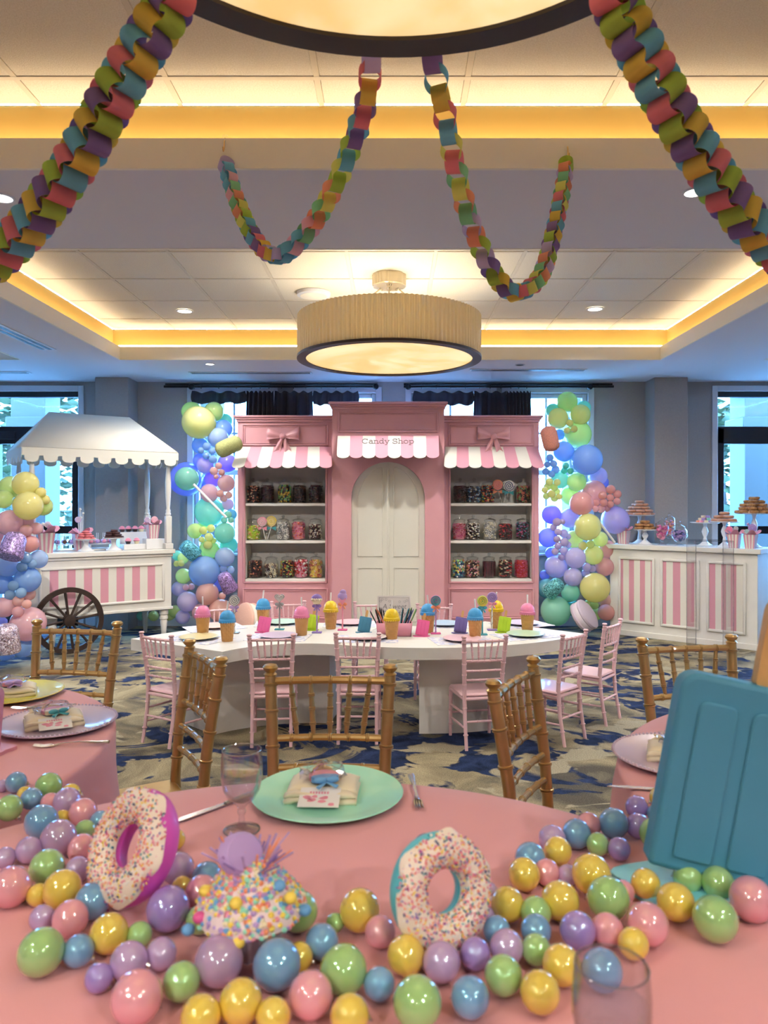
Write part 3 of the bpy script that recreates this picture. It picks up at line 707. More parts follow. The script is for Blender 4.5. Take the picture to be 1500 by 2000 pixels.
JARS = [
 (494, Z1_, 'bit', ['dark', 'maroon', 'dark', 'orange', 'cream'], .15, 'jar of dark mixed gummies, first on top shelf left of the door'),
 (522, Z1_, 'fine', ['dark', 'maroon', 'dark'], .165, 'jar of near-black maroon candy, second on top left shelf'),
 (556, Z1_, 'ball', ['yellow', 'green', 'dark', 'teal', 'gold', 'green'], .16, 'jar of green and yellow gumballs on the top left shelf'),
 (585, Z1_, 'bit', ['dark', 'brown', 'dark'], .155, 'jar of dark brown candy on top left shelf, fourth along'),
 (617, Z1_, 'bit', ['dark', 'black', 'maroon', 'brown'], .155, 'jar of black candy at right end of top left shelf'),
 (495, Z2_, 'bit', ['lime', 'green', 'orange', 'cream', 'lime'], .125, 'jar of lime and orange gummies beside the shelf lollipops'),
 (553, Z2_, 'ring', ['white', 'white', 'grey'], .15, 'jar of white candy on the middle left shelf'),
 (583, Z2_, 'swirl', ['magenta', 'red', 'orange', 'pink'], .16, 'jar of pink and red candy on the middle left shelf'),
 (616, Z2_, 'swirl', ['brown', 'white', 'cream', 'maroon'], .135, 'jar of brown and white swirls, right end of middle left shelf'),
 (499, Z3_, 'bit', ['brown', 'dark', 'maroon', 'orange'], .15, 'jar of brown mixed gummies, left end of bottom left shelf'),
 (530, Z3_, 'ring', ['cream', 'brown', 'grey', 'cream'], .115, 'partly filled jar of beige rings on the bottom left shelf'),
 (561, Z3_, 'bit', ['maroon', 'green', 'red', 'gold'], .15, 'jar of red, green and gold candy on bottom left shelf'),
 (588, Z3_, 'ball', ['red', 'white', 'red', 'pink'], .16, 'jar of red and white peppermints on the bottom left shelf'),
 (617, Z3_, 'ring', ['orange', 'cream', 'red', 'yellow'], .15, 'jar of orange peach rings, right end of bottom left shelf'),
 (899, Z1_, 'bit', ['dark', 'maroon', 'brown', 'dark'], .15, 'jar of dark gummies, left end of the top right shelf'),
 (926, Z1_, 'bit', ['navy', 'white', 'dark', 'blue'], .145, 'jar of navy and white candy on the top right shelf'),
 (953, Z1_, 'bit', ['red', 'yellow', 'teal', 'dark', 'orange'], .155, 'jar of multicoloured candy left of the swirl lollipops'),
 (1022, Z1_, 'ring', ['red', 'green', 'orange', 'dark'], .145, 'jar of red and green gummy rings, right end of top right shelf'),
 (897, Z2_, 'fine', ['red', 'magenta', 'pink'], .145, 'jar of pink-red candy, left end of the middle right shelf'),
 (924, Z2_, 'bit', ['cream', 'brown', 'dark', 'white'], .145, 'jar of cream and brown candy on the middle right shelf'),
 (957, Z2_, 'ring', ['white', 'cream', 'grey'], .15, 'jar of white rings on the middle right shelf'),
 (987, Z2_, 'bit', ['maroon', 'red', 'dark'], .14, 'jar of dark red candy on the middle right shelf'),
 (1021, Z2_, 'fine', ['dark', 'navy', 'magenta', 'teal', 'black'], .155, 'jar of dark mixed candy, right end of middle right shelf'),
 (896, Z3_, 'ball', ['yellow', 'teal', 'green', 'white', 'orange', 'navy'], .165, 'jar of multicoloured gumballs on the bottom right shelf'),
 (923, Z3_, 'bit', ['orange', 'pink', 'cream', 'brown'], .15, 'jar of peach candy on the bottom right shelf'),
 (955, Z3_, 'stick', ['maroon', 'dark', 'maroon'], .16, 'jar of maroon liquorice sticks on the bottom right shelf'),
 (987, Z3_, 'bit', ['red', 'cream', 'brown', 'dark'], .155, 'jar of red and brown candy on the bottom right shelf'),
 (1018, Z3_, 'fine', ['red', 'magenta', 'red'], .155, 'jar of red candy, right end of bottom right shelf')]
for k, (px, z, kd, cols, top, lab) in enumerate(JARS): jar(jx(px), z, 0, kd, cols, top, lab, 40 + k)
def swirl_head(mb, r, th, mi_disc, mi_sw, turns=3.0, M_=None):
    """flat round candy facing -y with a raised spiral"""
    m_ = (M_ if M_ is not None else Matrix.Identity(4)) @ RX(pi / 2)
    mb.lathe([(.0001, -th / 2), (r * .9, -th / 2), (r, -th * .25), (r, th * .25), (r * .9, th / 2), (.0001, th / 2)], 26, m_, mi_disc, caps=False)
    n = int(turns * 14)
    for s_ in (1, -1):
        mb.tube([(r * .93 * i / n * cos(2 * pi * turns * i / n), r * .93 * i / n * sin(2 * pi * turns * i / n), s_ * th / 2) for i in range(2, n + 1)], r * .075, 5, m_, mi_sw)
def shelf_lollies(px, z, heads, lab):
    t = thing('lollipop_vase', lab, 'lollipop vase', (jx(px), 8.12, z + .001))
    MB().lathe([(.036, .0), (.038, .004), (.041, .10), (.044, .105)], 18, caps=False).build('vase', M.glass, t)
    for k, (dx, dz, r, c1, c2, yo) in enumerate(heads):
        mb = MB(); mb.tube([(dx * .2, 0, .005), (dx, yo, dz - r * .9)], .004, 6, mi=2); swirl_head(mb, r, .012, 0, 1, 3, T(dx, yo, dz)); 
        lo = mb.build('lollipop', [cm(c1), cm(c2), M.straw], t)
        MB().add([(-.05, 0, .02), (-.05, 0, -.03), (0, -.01, 0), (.05, 0, .02), (.05, 0, -.03), (0, .01, 0)], [(0, 1, 2), (3, 4, 2), (0, 1, 5), (3, 4, 5)], T(dx, yo, dz - r - .015)).build('ribbon', cm('teal' if k else c1), lo)
shelf_lollies(521, Z2_, [(-.045, .20, .052, 'pink', 'white', -.01), (.05, .205, .058, 'yellow', 'cream', .02)], 'vase of pink and yellow lollipops on the middle left shelf')
shelf_lollies(982, Z1_, [(-.06, .20, .058, 'orange', 'pink', -.01), (.04, .195, .05, 'white', 'teal', .03), (.062, .19, .06, 'white', 'navy', -.02)], 'vase of large swirl lollipops on the top right shelf')

# ================================================================== BALLOON GARLANDS
BP = {'yellow': (246, 234, 146), 'lime': (222, 238, 150), 'mint': (150, 230, 200), 'green': (90, 206, 168), 'aqua': (140, 220, 232), 'blue': (144, 190, 240), 'paleblue': (184, 210, 242),
      'skyblue': (150, 194, 232), 'periwinkle': (164, 174, 248), 'violet': (166, 146, 244), 'purple': (196, 140, 236), 'lavender': (214, 202, 236), 'mauve': (212, 188, 214), 'lilac': (206, 188, 234),
      'pink': (246, 190, 192), 'peach': (246, 190, 174), 'coral': (244, 172, 160), 'teal': (96, 186, 196)}
bprof = []
for i in range(0, 17):
    u = pi * i / 16; rr_ = sin(u); zz = -cos(u)
    if zz < 0: zz *= 1.06; 
    bprof.append((max(rr_, .0005), zz))
bprof = [(.045, -1.16), (.05, -1.13), (.02, -1.09), (.03, -1.06)] + [(r_ if i > 1 else max(r_, .06), z_) for i, (r_, z_) in enumerate(bprof)][1:]
bmesh_ = {k: MB().lathe(bprof, 26).mesh('balloon', balloon_mat('balloon_' + k, tuple(int(c_ * .8 + 255 * .2) for c_ in v), .5)) for k, v in BP.items()}
def garland(data, base, where, grp, deepest, slack=.86):
    placed = []
    rr = random.Random(len(data))
    items = []
    for d in data:
        px, py, rp, col = d[:4]; y = base + (d[4] if len(d) > 4 else 0)
        for _ in range(60):
            c0 = deep(px, py, y); r = rp * y / F
            if all((c0 - p).length > (r + q) * slack for p, q in placed) or y > deepest: break
            y += .02
        y = min(y, deepest); c0 = deep(px, py, y); r = rp * y / F
        c0.z = max(c0.z, r + .003)
        placed.append((c0, r)); items.append((c0, r, col))
    cnt = {}
    def size(r): return 'large' if r > .125 else ('medium' if r > .06 else 'small')
    order = sorted(items, key=lambda i: -i[0].z); tot = {}
    for c0, r, col in order: tot[size(r), col] = tot.get((size(r), col), 0) + 1
    for c0, r, col in order:
        k = (size(r), col); i = cnt.get(k, 0); cnt[k] = i + 1
        nm = {'paleblue': 'pale blue', 'skyblue': 'sky blue'}.get(col, col)
        lab = ('only %s %s balloon in the %s' if tot[k] == 1 else ORD[i] + ' %s %s balloon from the top of the %s') % (k[0], nm, where)
        o = tag(link('balloon', bmesh_[col]), lab, 'balloon', grp)
        o.location = c0; o.scale = (r, r, r * rr.uniform(1.0, 1.06))
        d = Vector((rr.uniform(-.7, .7), 1.0, rr.uniform(-.7, .7))).normalized()
        o.rotation_euler = (-d).to_track_quat('Z', 'Y').to_euler()
GL = [(388, 825, 32, 'yellow'), (365, 935, 23, 'mint'), (404, 872, 8.3, 'skyblue'), (393, 880, 7, 'skyblue'), (415, 881, 7.3, 'skyblue'), (403, 890, 7.3, 'skyblue'), (416, 897, 8, 'skyblue'),
 (427, 910, 6.7, 'peach'), (418, 920, 8.3, 'peach'), (433, 923, 6.4, 'peach'), (422, 931, 5, 'peach'), (430, 964, 7.5, 'peach'), (437, 973, 7.5, 'peach'), (447, 967, 7, 'peach'),
 (426, 855, 20, 'paleblue', .05), (374, 804, 19, 'lime', .1), (418, 804, 19, 'lime', .1), (391, 870, 16, 'blue', .08), (401, 908, 17, 'lilac', .08), (442, 944, 17, 'peach', .05), (409, 963, 18, 'pink', .05),
 (445, 1005, 7.5, 'mint'), (438, 1016, 6.5, 'mint'), (451, 1016, 6, 'mint'), (409, 999, 29, 'mint', .05),
 (397, 1036, 7.8, 'yellow'), (412, 1032, 7.8, 'yellow'), (408, 1049, 8.5, 'yellow'), (406, 1064, 8.5, 'yellow'), (394, 1054, 6, 'yellow'), (417, 1056, 5.6, 'yellow'),
 (381, 1037, 15, 'lime', .06), (439, 1041, 20, 'mint', .03), (409, 1072, 19, 'lime', .06), (439, 1088, 19, 'paleblue'), (399, 1116, 30, 'blue', -.05), (436, 1111, 7.3, 'paleblue'), (451, 1113, 7, 'paleblue'),
 (354, 1100, 6.5, 'yellow'), (345, 1101, 6, 'yellow'), (358, 1090, 11, 'lime', .05), (358, 1125, 15, 'lime', .05), (346, 1085, 10, 'mint', .1),
 (363, 1147, 6.5, 'pink'), (374, 1146, 6.5, 'pink'), (405, 1160, 22, 'peach', -.1), (434, 1164, 7, 'peach'), (366, 1175, 20, 'lavender', -.05), (350, 1150, 15, 'lavender', .05),
 (430, 1192, 22, 'peach', -.1), (392, 1196, 17, 'pink', -.05), (357, 1205, 14, 'lavender'), (341, 1194, 12, 'lime', .05), (330, 1198, 14, 'yellow', .15), (300, 1203, 10, 'lime', .2), (276, 1203, 9, 'mint', .2),
 (436, 838, 18, 'blue', .15), (440, 822, 14, 'mint', .2), (392, 900, 15, 'periwinkle', .2), (444, 905, 19, 'violet', .15), (416, 936, 17, 'purple', .2), (364, 936, 33, 'periwinkle', .25), (395, 945, 17, 'periwinkle', .25),
 (452, 1005, 11, 'aqua', .15), (401, 1022, 13, 'lime', .2), (447, 1064, 17, 'mint', .2), (425, 1140, 16, 'periwinkle', .2), (445, 985, 12, 'pink', .2)]
garland(GL, 7.95, 'garland left of the candy shop', 'balloons of the garland left of the candy shop', 8.34)
GR = [(1113, 826, 7, 'yellow'), (1107, 841, 6.5, 'yellow'), (1121, 838, 7, 'yellow'), (1147, 898, 30, 'blue', -.05),
 (1074, 894, 7.5, 'skyblue'), (1081, 906, 7.5, 'skyblue'), (1069, 907, 6.5, 'skyblue'), (1085, 917, 8, 'skyblue'), (1066, 921, 7, 'skyblue'), (1077, 926, 7, 'skyblue'),
 (1105, 910, 6.5, 'green', .05), (1102, 919, 6.5, 'green', .05), (1114, 920, 6.5, 'green', .05),
 (1073, 941, 7.5, 'yellow'), (1088, 942, 7, 'yellow'), (1069, 951, 7.5, 'yellow'), (1082, 952, 7.5, 'yellow'), (1064, 957, 6.5, 'yellow'), (1077, 965, 8, 'yellow'), (1088, 960, 6.5, 'yellow'), (1083, 973, 7.5, 'yellow'), (1067, 969, 7, 'yellow'), (1092, 970, 6, 'yellow'),
 (1136, 983, 23, 'coral', -.1), (1193, 956, 9, 'coral'), (1206, 965, 8, 'coral'), (1177, 968, 8, 'coral'), (1192, 972, 7, 'coral'), (1205, 979, 7, 'coral'), (1179, 982, 8, 'coral'), (1192, 985, 7, 'coral'), (1164, 982, 7, 'coral'), (1174, 994, 8, 'coral'), (1186, 994, 6, 'coral'), (1163, 994, 6.5, 'coral'),
 (1090, 817, 20, 'yellow', .05), (1133, 810, 20, 'yellow', .05), (1129, 848, 26, 'lime', .1), (1108, 785, 20, 'lime', .1), (1101, 882, 20, 'blue', .08), (1160, 962, 24, 'coral', .08),
 (1148, 1029, 26, 'yellow', -.1), (1202, 1016, 27, 'lilac', .02), (1088, 1020, 8.5, 'mauve'), (1081, 1030, 7, 'mauve'), (1098, 1019, 6, 'mauve'), (1090, 1039, 6.8, 'mauve'), (1101, 1042, 8.5, 'mauve'), (1088, 1053, 6.8, 'mauve'), (1102, 1059, 8.5, 'mauve'), (1090, 1066, 7, 'mauve'), (1101, 1076, 8, 'mauve'), (1084, 1077, 7, 'mauve'), (1097, 1088, 7, 'mauve'), (1110, 1064, 6, 'mauve'), (1109, 1048, 6, 'mauve'),
 (1138, 1066, 8.5, 'yellow'), (1153, 1063, 8, 'yellow'), (1124, 1090, 20, 'lavender', -.05), (1086, 1107, 22, 'lavender'), (1119, 1127, 18, 'lavender', -.05), (1146, 1108, 8.5, 'mauve'), (1157, 1111, 7, 'mauve'), (1144, 1119, 8, 'mauve'),
 (1162, 1148, 29, 'yellow', -.15), (1085, 1193, 29, 'mint', -.1), (1114, 1158, 18, 'mint'), (1147, 1179, 7, 'lime'), (1161, 1182, 8.5, 'lime'),
 (1121, 1053, 17, 'yellow', .08), (1159, 1084, 19, 'yellow', .05), (1172, 1053, 15, 'yellow', .1), (1187, 1073, 18, 'coral', .1), (1181, 1107, 18, 'coral', .1), (1184, 1196, 16, 'coral', .05), (1181, 1172, 14, 'peach', .1), (1163, 1199, 13, 'lime'),
 (1126, 941, 19, 'lime', .1), (1093, 937, 17, 'mint', .15), (1113, 969, 18, 'lime', .1), (1168, 930, 18, 'lavender', .1), (1178, 942, 11, 'periwinkle', .2), (1077, 1005, 19, 'violet', .12), (1112, 1012, 19, 'lilac', .12), (1070, 1050, 19, 'periwinkle', .12), (1069, 1149, 19, 'teal', .1),
 (1092, 849, 11, 'blue', .2), (1140, 797, 14, 'mint', .2), (1080, 802, 14, 'mint', .2), (1121, 1188, 15, 'green', .1), (1077, 1080, 12, 'periwinkle', .2), (1064, 1123, 10, 'periwinkle', .2)]
garland(GR, 7.95, 'garland right of the candy shop', 'balloons of the garland right of the candy shop', 8.34)
GF = [(50, 946, 25, 'yellow'), (55, 988, 28, 'yellow', -.1), (80, 962, 10, 'yellow'), (88, 976, 9.5, 'yellow'), (85, 990, 17, 'lime', .1), (6, 975, 18, 'lime'), (20, 952, 22, 'lime', .15),
 (18, 1021, 25, 'pink'), (51, 1036, 12, 'pink'), (71, 1032, 12, 'pink'), (56, 1021, 12, 'pink'), (58, 1062, 17, 'coral', .05), (50, 1090, 11, 'skyblue'), (62, 1101, 9.5, 'skyblue'), (43, 1107, 10, 'skyblue'), (75, 1092, 18, 'paleblue', .08),
 (26, 1144, 10, 'skyblue'), (19, 1162, 10, 'skyblue'), (41, 1158, 10, 'skyblue'), (54, 1132, 25, 'blue', .05), (15, 1105, 22, 'paleblue', .1), (8, 1140, 20, 'blue', .05),
 (35, 1195, 11, 'pink'), (36, 1174, 11, 'peach'), (52, 1180, 9, 'peach'), (56, 1160, 13, 'peach', .15), (8, 1186, 20, 'pink'), (54, 1219, 33, 'pink'), (46, 1262, 22, 'blue', .05), (10, 1268, 22, 'blue', .05), (2, 1216, 11, 'periwinkle', .2), (2, 1052, 14, 'pink', .1)]
garland(GF, 6.25, 'far left garland before the cart', 'balloons of the garland before the candy cart', 6.62)

# glitter gumdrops, sugar marshmallows, macarons and lollipop sticks worked into the garlands
def glitter(name, rgb):
    m = mat(name, rgb, .35); nt = m.node_tree; p = nt.nodes['Principled BSDF']
    tc = nt.nodes.new('ShaderNodeTexCoord'); v = nt.nodes.new('ShaderNodeTexVoronoi'); v.inputs['Scale'].default_value = 130
    nt.links.new(tc.outputs['Object'], v.inputs['Vector'])
    s_ = nt.nodes.new('ShaderNodeSeparateColor'); nt.links.new(v.outputs['Color'], s_.inputs[0])
    r = nt.nodes.new('ShaderNodeValToRGB'); e = r.color_ramp.elements; c_ = lin(rgb)
    e[0].position = .1; e[0].color = tuple(x * .45 for x in c_) + (1,); e[1].position = .95; e[1].color = tuple(min(1, x * 1.9 + .12) for x in c_) + (1,)
    nt.links.new(s_.outputs[0], r.inputs[0]); nt.links.new(r.outputs[0], p.inputs['Base Color'])
    mm = nt.nodes.new('ShaderNodeMath'); mm.operation = 'GREATER_THAN'; mm.inputs[1].default_value = .6; nt.links.new(s_.outputs[1], mm.inputs[0]); nt.links.new(mm.outputs[0], p.inputs['Metallic'])
    b_ = nt.nodes.new('ShaderNodeBump'); b_.inputs['Strength'].default_value = .6; b_.inputs['Distance'].default_value = .01; nt.links.new(s_.outputs[2], b_.inputs['Height']); nt.links.new(b_.outputs[0], p.inputs['Normal'])
    return m
def gumdrop(px, py, y, h, r0, r1, rgb, axis, lab):
    t = thing('glitter_gumdrop', lab, 'gumdrop', deep(px, py, y)); m_ = frame((0, 0, 0), axis)
    MB().lathe([(.001, -h / 2), (r0 * .9, -h / 2), (r0, -h * .42), (r1 * 1.02, h * .3), (r1 * .86, h * .44), (r1 * .6, h * .5), (.001, h * .5)], 28, m_, caps=False).build('sugared_body', glitter('glitter_' + lab[:6].strip(), rgb), t)
gumdrop(370, 1074, 7.8, .20, .085, .075, (70, 160, 184), (-.55, -.3, .6), 'teal glitter gumdrop in the garland beside the cart')
gumdrop(443, 1137, 7.75, .21, .085, .07, (150, 120, 196), (-.35, -.3, .8), 'purple glitter gumdrop at the foot of the shop')
gumdrop(1082, 1148, 7.75, .20, .085, .075, (80, 166, 170), (.5, -.45, .6), 'teal glitter gumdrop right of the candy shop')
gumdrop(26, 1066, 6.05, .21, .10, .085, (156, 130, 196), (.05, .45, .85), 'purple glitter gumdrop in far left garland')
gumdrop(14, 1247, 6.0, .23, .10, .085, (214, 170, 188), (0, -.1, 1), 'pink glitter gumdrop low in far left garland')
def capsule(px, py, y, l, r, rgb, axis, lab):
    o = MB().lathe([(.001, -l / 2)] + [(r * sin(u), -l / 2 + r * .7 * (1 - cos(u))) for u in (R(30), R(60), R(90))] + [(r * sin(u), l / 2 - r * .7 * (1 - cos(u))) for u in (R(90), R(60), R(30))] + [(.001, l / 2)], 24, frame((0, 0, 0), axis), caps=False).build('sugared_marshmallow', mat('sugar_' + lab[:5], rgb, .9, bump=(160, .9, .01), noise=(120, .2, tuple(int(v * .85) for v in rgb))))
    o.location = deep(px, py, y); tag(o, lab, 'marshmallow')
capsule(447, 872, 7.7, .29, .085, (190, 194, 130), (.9, 0, .42), 'olive sugared marshmallow beside the left awning')
capsule(1074, 857, 7.72, .27, .085, (226, 150, 130), (.22, 0, -.95), 'coral sugared marshmallow beside the right awning')
def macaron(px, py, y, r, c1, c2, axis, lab):
    t = thing('giant_macaron', lab, 'macaron', deep(px, py, y)); m_ = frame((0, 0, 0), axis); th = r * .9
    for s_ in (-1, 1):
        MB().lathe([(.001, s_ * th * .5), (r * .8, s_ * th * .47), (r * .97, s_ * th * .36), (r, s_ * th * .22), (r * .94, s_ * th * .16), (.001, s_ * th * .16)], 30, m_, caps=False).build('shell', mat('macaron_shell_' + lab[:5], c1, .7, bump=(60, .5, .004)), t)
    MB().lathe([(.001, -th * .17), (r * .93, -th * .17), (r * .97, 0), (r * .93, th * .17), (.001, th * .17)], 30, m_, caps=False, rf=lambda a, q, z: q * (1 + .012 * sin(a * 17))).build('filling', mat('macaron_filling_' + lab[:5], c2, .7), t)
macaron(484, 1213, 7.68, .19, (238, 190, 170), (238, 230, 214), (-.75, -.62, .18), 'giant peach macaron leaning below the left shelf unit')
macaron(1141, 1203, 7.55, .165, (196, 182, 196), (226, 214, 222), (.72, -.45, .55), 'giant lilac macaron leaning on the green balloon')
def stick(px0, py0, px1, py1, y, r, lab):
    t = tag(MB().tube([deep(px0, py0, y), deep(px1, py1, y)], r, 10).build('lollipop_stick', M.straw), lab, 'stick')
stick(378, 946, 442, 1011, 7.80, .014, 'white stick below the mint lollipop balloon left of shop'); stick(1168, 1016, 1201, 1060, 7.80, .012, 'white stick of lilac lollipop balloon by the dessert bar')
# ================================================================== SWEETS (prototypes)
M.china = mat('white_china', (240, 240, 240), .25, coat=.3)
M.icing = mat('donut_glaze', (206, 158, 132), .35, noise=(30, .3, (186, 132, 104)))
M.rice = mat('crisped_rice', (196, 150, 96), .8, noise=(55, .2, (140, 86, 52)), bump=(60, .9, .012))
M.tissue = mat('pink_tissue', (240, 170, 190), .8)
M.cookiep = mat('pink_cookie', (222, 126, 130), .6, noise=(40, .3, (204, 104, 108)))
M.brownie = mat('dark_biscuit', (84, 50, 52), .7, noise=(40, .3, (62, 36, 38)))
def grp_obj(me, loc, rz, lab, cat, grp, name, tilt=0, sc_=1):
    o = tag(link(name, me), lab.replace('#', TIER[0]), cat, grp); o.location = loc; o.rotation_euler = (tilt, 0, rz); o.scale = (sc_,) * 3; return o
donut_me = MB().lathe([(.018 + .0, .0)] + [(.034 + .018 * cos(u), .016 + .016 * sin(u)) for u in [R(-150 + 30 * i) for i in range(12)]], 18, caps=False).mesh('donut', M.icing)
def lumpy(mb, seed):
    rr = random.Random(seed); mb.v = [(x + rr.uniform(-.003, .003), y + rr.uniform(-.003, .003), z + (rr.uniform(-.002, .002) if z > .004 else 0)) for x, y, z in mb.v]; return mb
rice_me = lumpy(MB().lathe([(.0005, 0), (.044, .0), (.05, .008), (.05, .022), (.044, .03), (.0005, .031)], 14, caps=False), 3).mesh('rice_treat', M.rice)
mac_me = {}
for c_ in ('pink', 'cream', 'lilac', 'mint', 'orange'):
    mac_me[c_] = MB().lathe([(.0005, 0), (.019, .001), (.022, .007), (.019, .010), (.019, .014), (.022, .017), (.019, .023), (.0005, .025)], 14, caps=False).mesh('small_macaron', cm(c_))
cook_me = MB().lathe([(.0005, 0), (.032, .0), (.037, .008), (.03, .018), (.0005, .022)], 14, caps=False).mesh('cookie', M.cookiep)
brown_me = MB().bbox(-.034, .034, -.028, .028, 0, .02, .006).mesh('biscuit', M.brownie)
def cake_stand(loc, h, r, lab, turned=True):
    t = thing('cake_stand', lab, 'cake stand', loc)
    if turned: pr = [(.075, 0), (.075, .006), (.05, .02), (.022, .045), (.014, h * .38), (.024, h * .48), (.034, h * .62), (.024, h * .76), (.014, h * .84), (.02, h * .95), (.03, h - .004)]
    else: pr = [(.08, 0), (.08, .006), (.045, .03), (.026, h * .45), (.024, h * .7), (.034, h - .004)]
    MB().lathe(pr, 20).build('pedestal', M.china, t)
    MB().lathe([(.02, h - .004), (r * .92, h - .004), (r, h + .006), (r * .985, h + .008), (r * .9, h + .002), (.0005, h + .002)], 32, caps=False).build('plate', M.china, t)
    return Vector(loc) + Vector((0, 0, h + .002))
TIER = ['']
def pile(top, counts, step, hgt, mk):
    """tiers of pieces on a plate, narrowing upwards; mk(loc, k)"""
    k = 0
    for lv, n in enumerate(counts):
        if n == 1: pts = [(0, 0)]
        else: rad = step / (2 * sin(pi / n)) if n > 2 else step / 2; pts = [(rad * cos(2 * pi * i / n + lv * .6 + .3), rad * sin(2 * pi * i / n + lv * .6 + .3)) for i in range(n)]
        TIER[0] = 'the bottom tier' if lv == 0 else ('the very top' if lv == len(counts) - 1 else ORD[lv] + ' tier')
        for x, y in pts: mk(top + Vector((x, y, .001 + lv * hgt)), k); k += 1
stripe_box_me = None
def popcorn_box(loc, rz, lab, heads, s=1.0):
    t = thing('striped_treat_box', lab, 'treat box', loc, rz); mb = MB(); n = 7
    w0, w1, h = .04 * s, .055 * s, .135 * s
    for a in range(4):
        m_ = RZ(a * pi / 2)
        for k in range(n):
            u0, u1 = -1 + 2 * k / n, -1 + 2 * (k + 1) / n
            mb.add([(u0 * w0, -w0, 0), (u1 * w0, -w0, 0), (u1 * w1, -w1, h), (u0 * w1, -w1, h)], [(0, 1, 2, 3)], m_, k % 2)
    mb.add([(-w0, -w0, 0), (w0, -w0, 0), (w0, w0, 0), (-w0, w0, 0)], [(0, 1, 2, 3)])
    mb.build('box', [M.pinkstripe, M.whitestripe], t)
    rr = random.Random(lab)
    def fn(u, v):
        a = u * 2 * pi; q = v; r = w1 * (.3 + 1.15 * q) * (1 + .22 * sin(a * 5 + 1) * q); return (r * cos(a), r * sin(a), h * (.86 + .34 * q + .16 * sin(a * 4) * q))
    MB().sheet(fn, 28, 4, wrap=True).build('tissue', M.tissue, t, ang=30)
    for dx, dz, r, c1, c2 in heads:
        mb = MB(); mb.tube([(dx * .3, 0, h * .4), (dx, -.01, h + dz)], .003, 5, mi=2)
        if r > .02: swirl_head(mb, r, .01, 0, 1, 2.5, T(dx, -.012, h + dz + r * .6))
        else: mb.ball((dx, -.01, h + dz), r, 10, 7)
        mb.build('lollipop', [cm(c1), cm(c2), M.straw], t)
    return t
cup_wrap = MB().lathe([(.02, 0), (.028, .03)], 20, rf=lambda a, r, z: r * (1 + .04 * (1 if sin(a * 10) > 0 else -1))).mesh('wrapper', cm('dark'))
cup_wrap2 = MB().lathe([(.02, 0), (.028, .03)], 20, rf=lambda a, r, z: r * (1 + .04 * (1 if sin(a * 10) > 0 else -1))).mesh('wrapper', cm('cream'))
cup_top = MB().lathe([(.029, .028), (.033, .036), (.028, .044), (.024, .046), (.025, .05), (.016, .058), (.0005, .064)], 16, caps=False).mesh('frosting', cm('pink'))
def cupcake(loc, dark, lab, grp):
    t = thing('cupcake', lab, 'cupcake', loc, 0, grp); link('wrapper', cup_wrap if dark else cup_wrap2, t); link('frosting', cup_top, t)
pop_ball = {c_: MB().ball((0, 0, .021), .021, 12, 8).mesh('cake_ball', cm(c_)) for c_ in ('lilac', 'brown', 'pink')}
pop_stick = MB().tube([(0, 0, .03), (.004, 0, .105)], .0028, 6).mesh('stick', M.straw)
def cake_pop(loc, c_, rz, grp, lab):
    t = thing('cake_pop', lab, 'cake pop', loc, rz, grp); link('cake_ball', pop_ball[c_], t); link('stick', pop_stick, t)

# ================================================================== CANDY CART
CA, CT = Vector((-3.07, 7.05, 0)), R(36)
cart = thing('candy_cart', 'white wooden candy cart with scalloped canopy and dark wheel', 'cart', CA, CT)
CH = .941
MB().bbox(-.36, .98, 0, .72, .336, CH - .045, .006).build('body', M.white, cart)
MB().bbox(-.40, 1.01, -.035, .755, CH - .045, CH, .006).build('counter_top', M.white, cart)
MB().bbox(-.375, .995, -.014, .735, CH - .075, CH - .045, .006).build('counter_moulding', M.white, cart)
MB().bbox(-.375, .995, -.012, .735, .325, .355, .006).build('base_moulding', M.white, cart)
mb = MB(); x0, x1, n = -.255, .885, 15
for k in range(n): mb.box(x0 + (x1 - x0) * k / n, x0 + (x1 - x0) * (k + 1) / n, -.006, 0, .435, .785, mi=k % 2)
mb.build('striped_panel', [M.whitestripe, M.pinkstripe], cart)
frame4(MB(), -.275, .905, .415, .805, .026, -.02, .0, .008).build('panel_moulding', M.white, cart)
turn = [(.024, 0), (.024, .004), (.03, .012), (.022, .026), (.026, .034), (.017, .05), (.021, .075), (.029, .16), (.030, .22), (.022, .30), (.016, .345), (.024, .355), (.024, .365), (.016, .375), (.028, .385), (.03, .39), (.028, .40), (.018, .41)]
for px_, py_ in ((-.325, .03), (.955, .03), (-.325, .70), (.955, .70)):
    p_ = MB(); p_.bbox(px_ - .042, px_ + .042, py_ - .042, py_ + .042, CH, CH + .06, .006); p_.bbox(px_ - .03, px_ + .03, py_ - .03, py_ + .03, CH + .06, 1.28, .006)
    p_.lathe([(r, z * 1.55) for r, z in turn], 14, T(px_, py_, 1.28)); p_.build('canopy_post', M.white, cart)
legp = [(.016, 0), (.02, .008), (.03, .14), (.036, .20), (.03, .215), (.042, .225), (.042, .25), (.034, .262), (.045, .275), (.045, .336)]
for px_, py_ in ((.92, .06), (.92, .66), (-.30, .66), (-.14, .08)): MB().lathe(legp, 16, T(px_, py_, 0)).build('leg', M.white, cart)
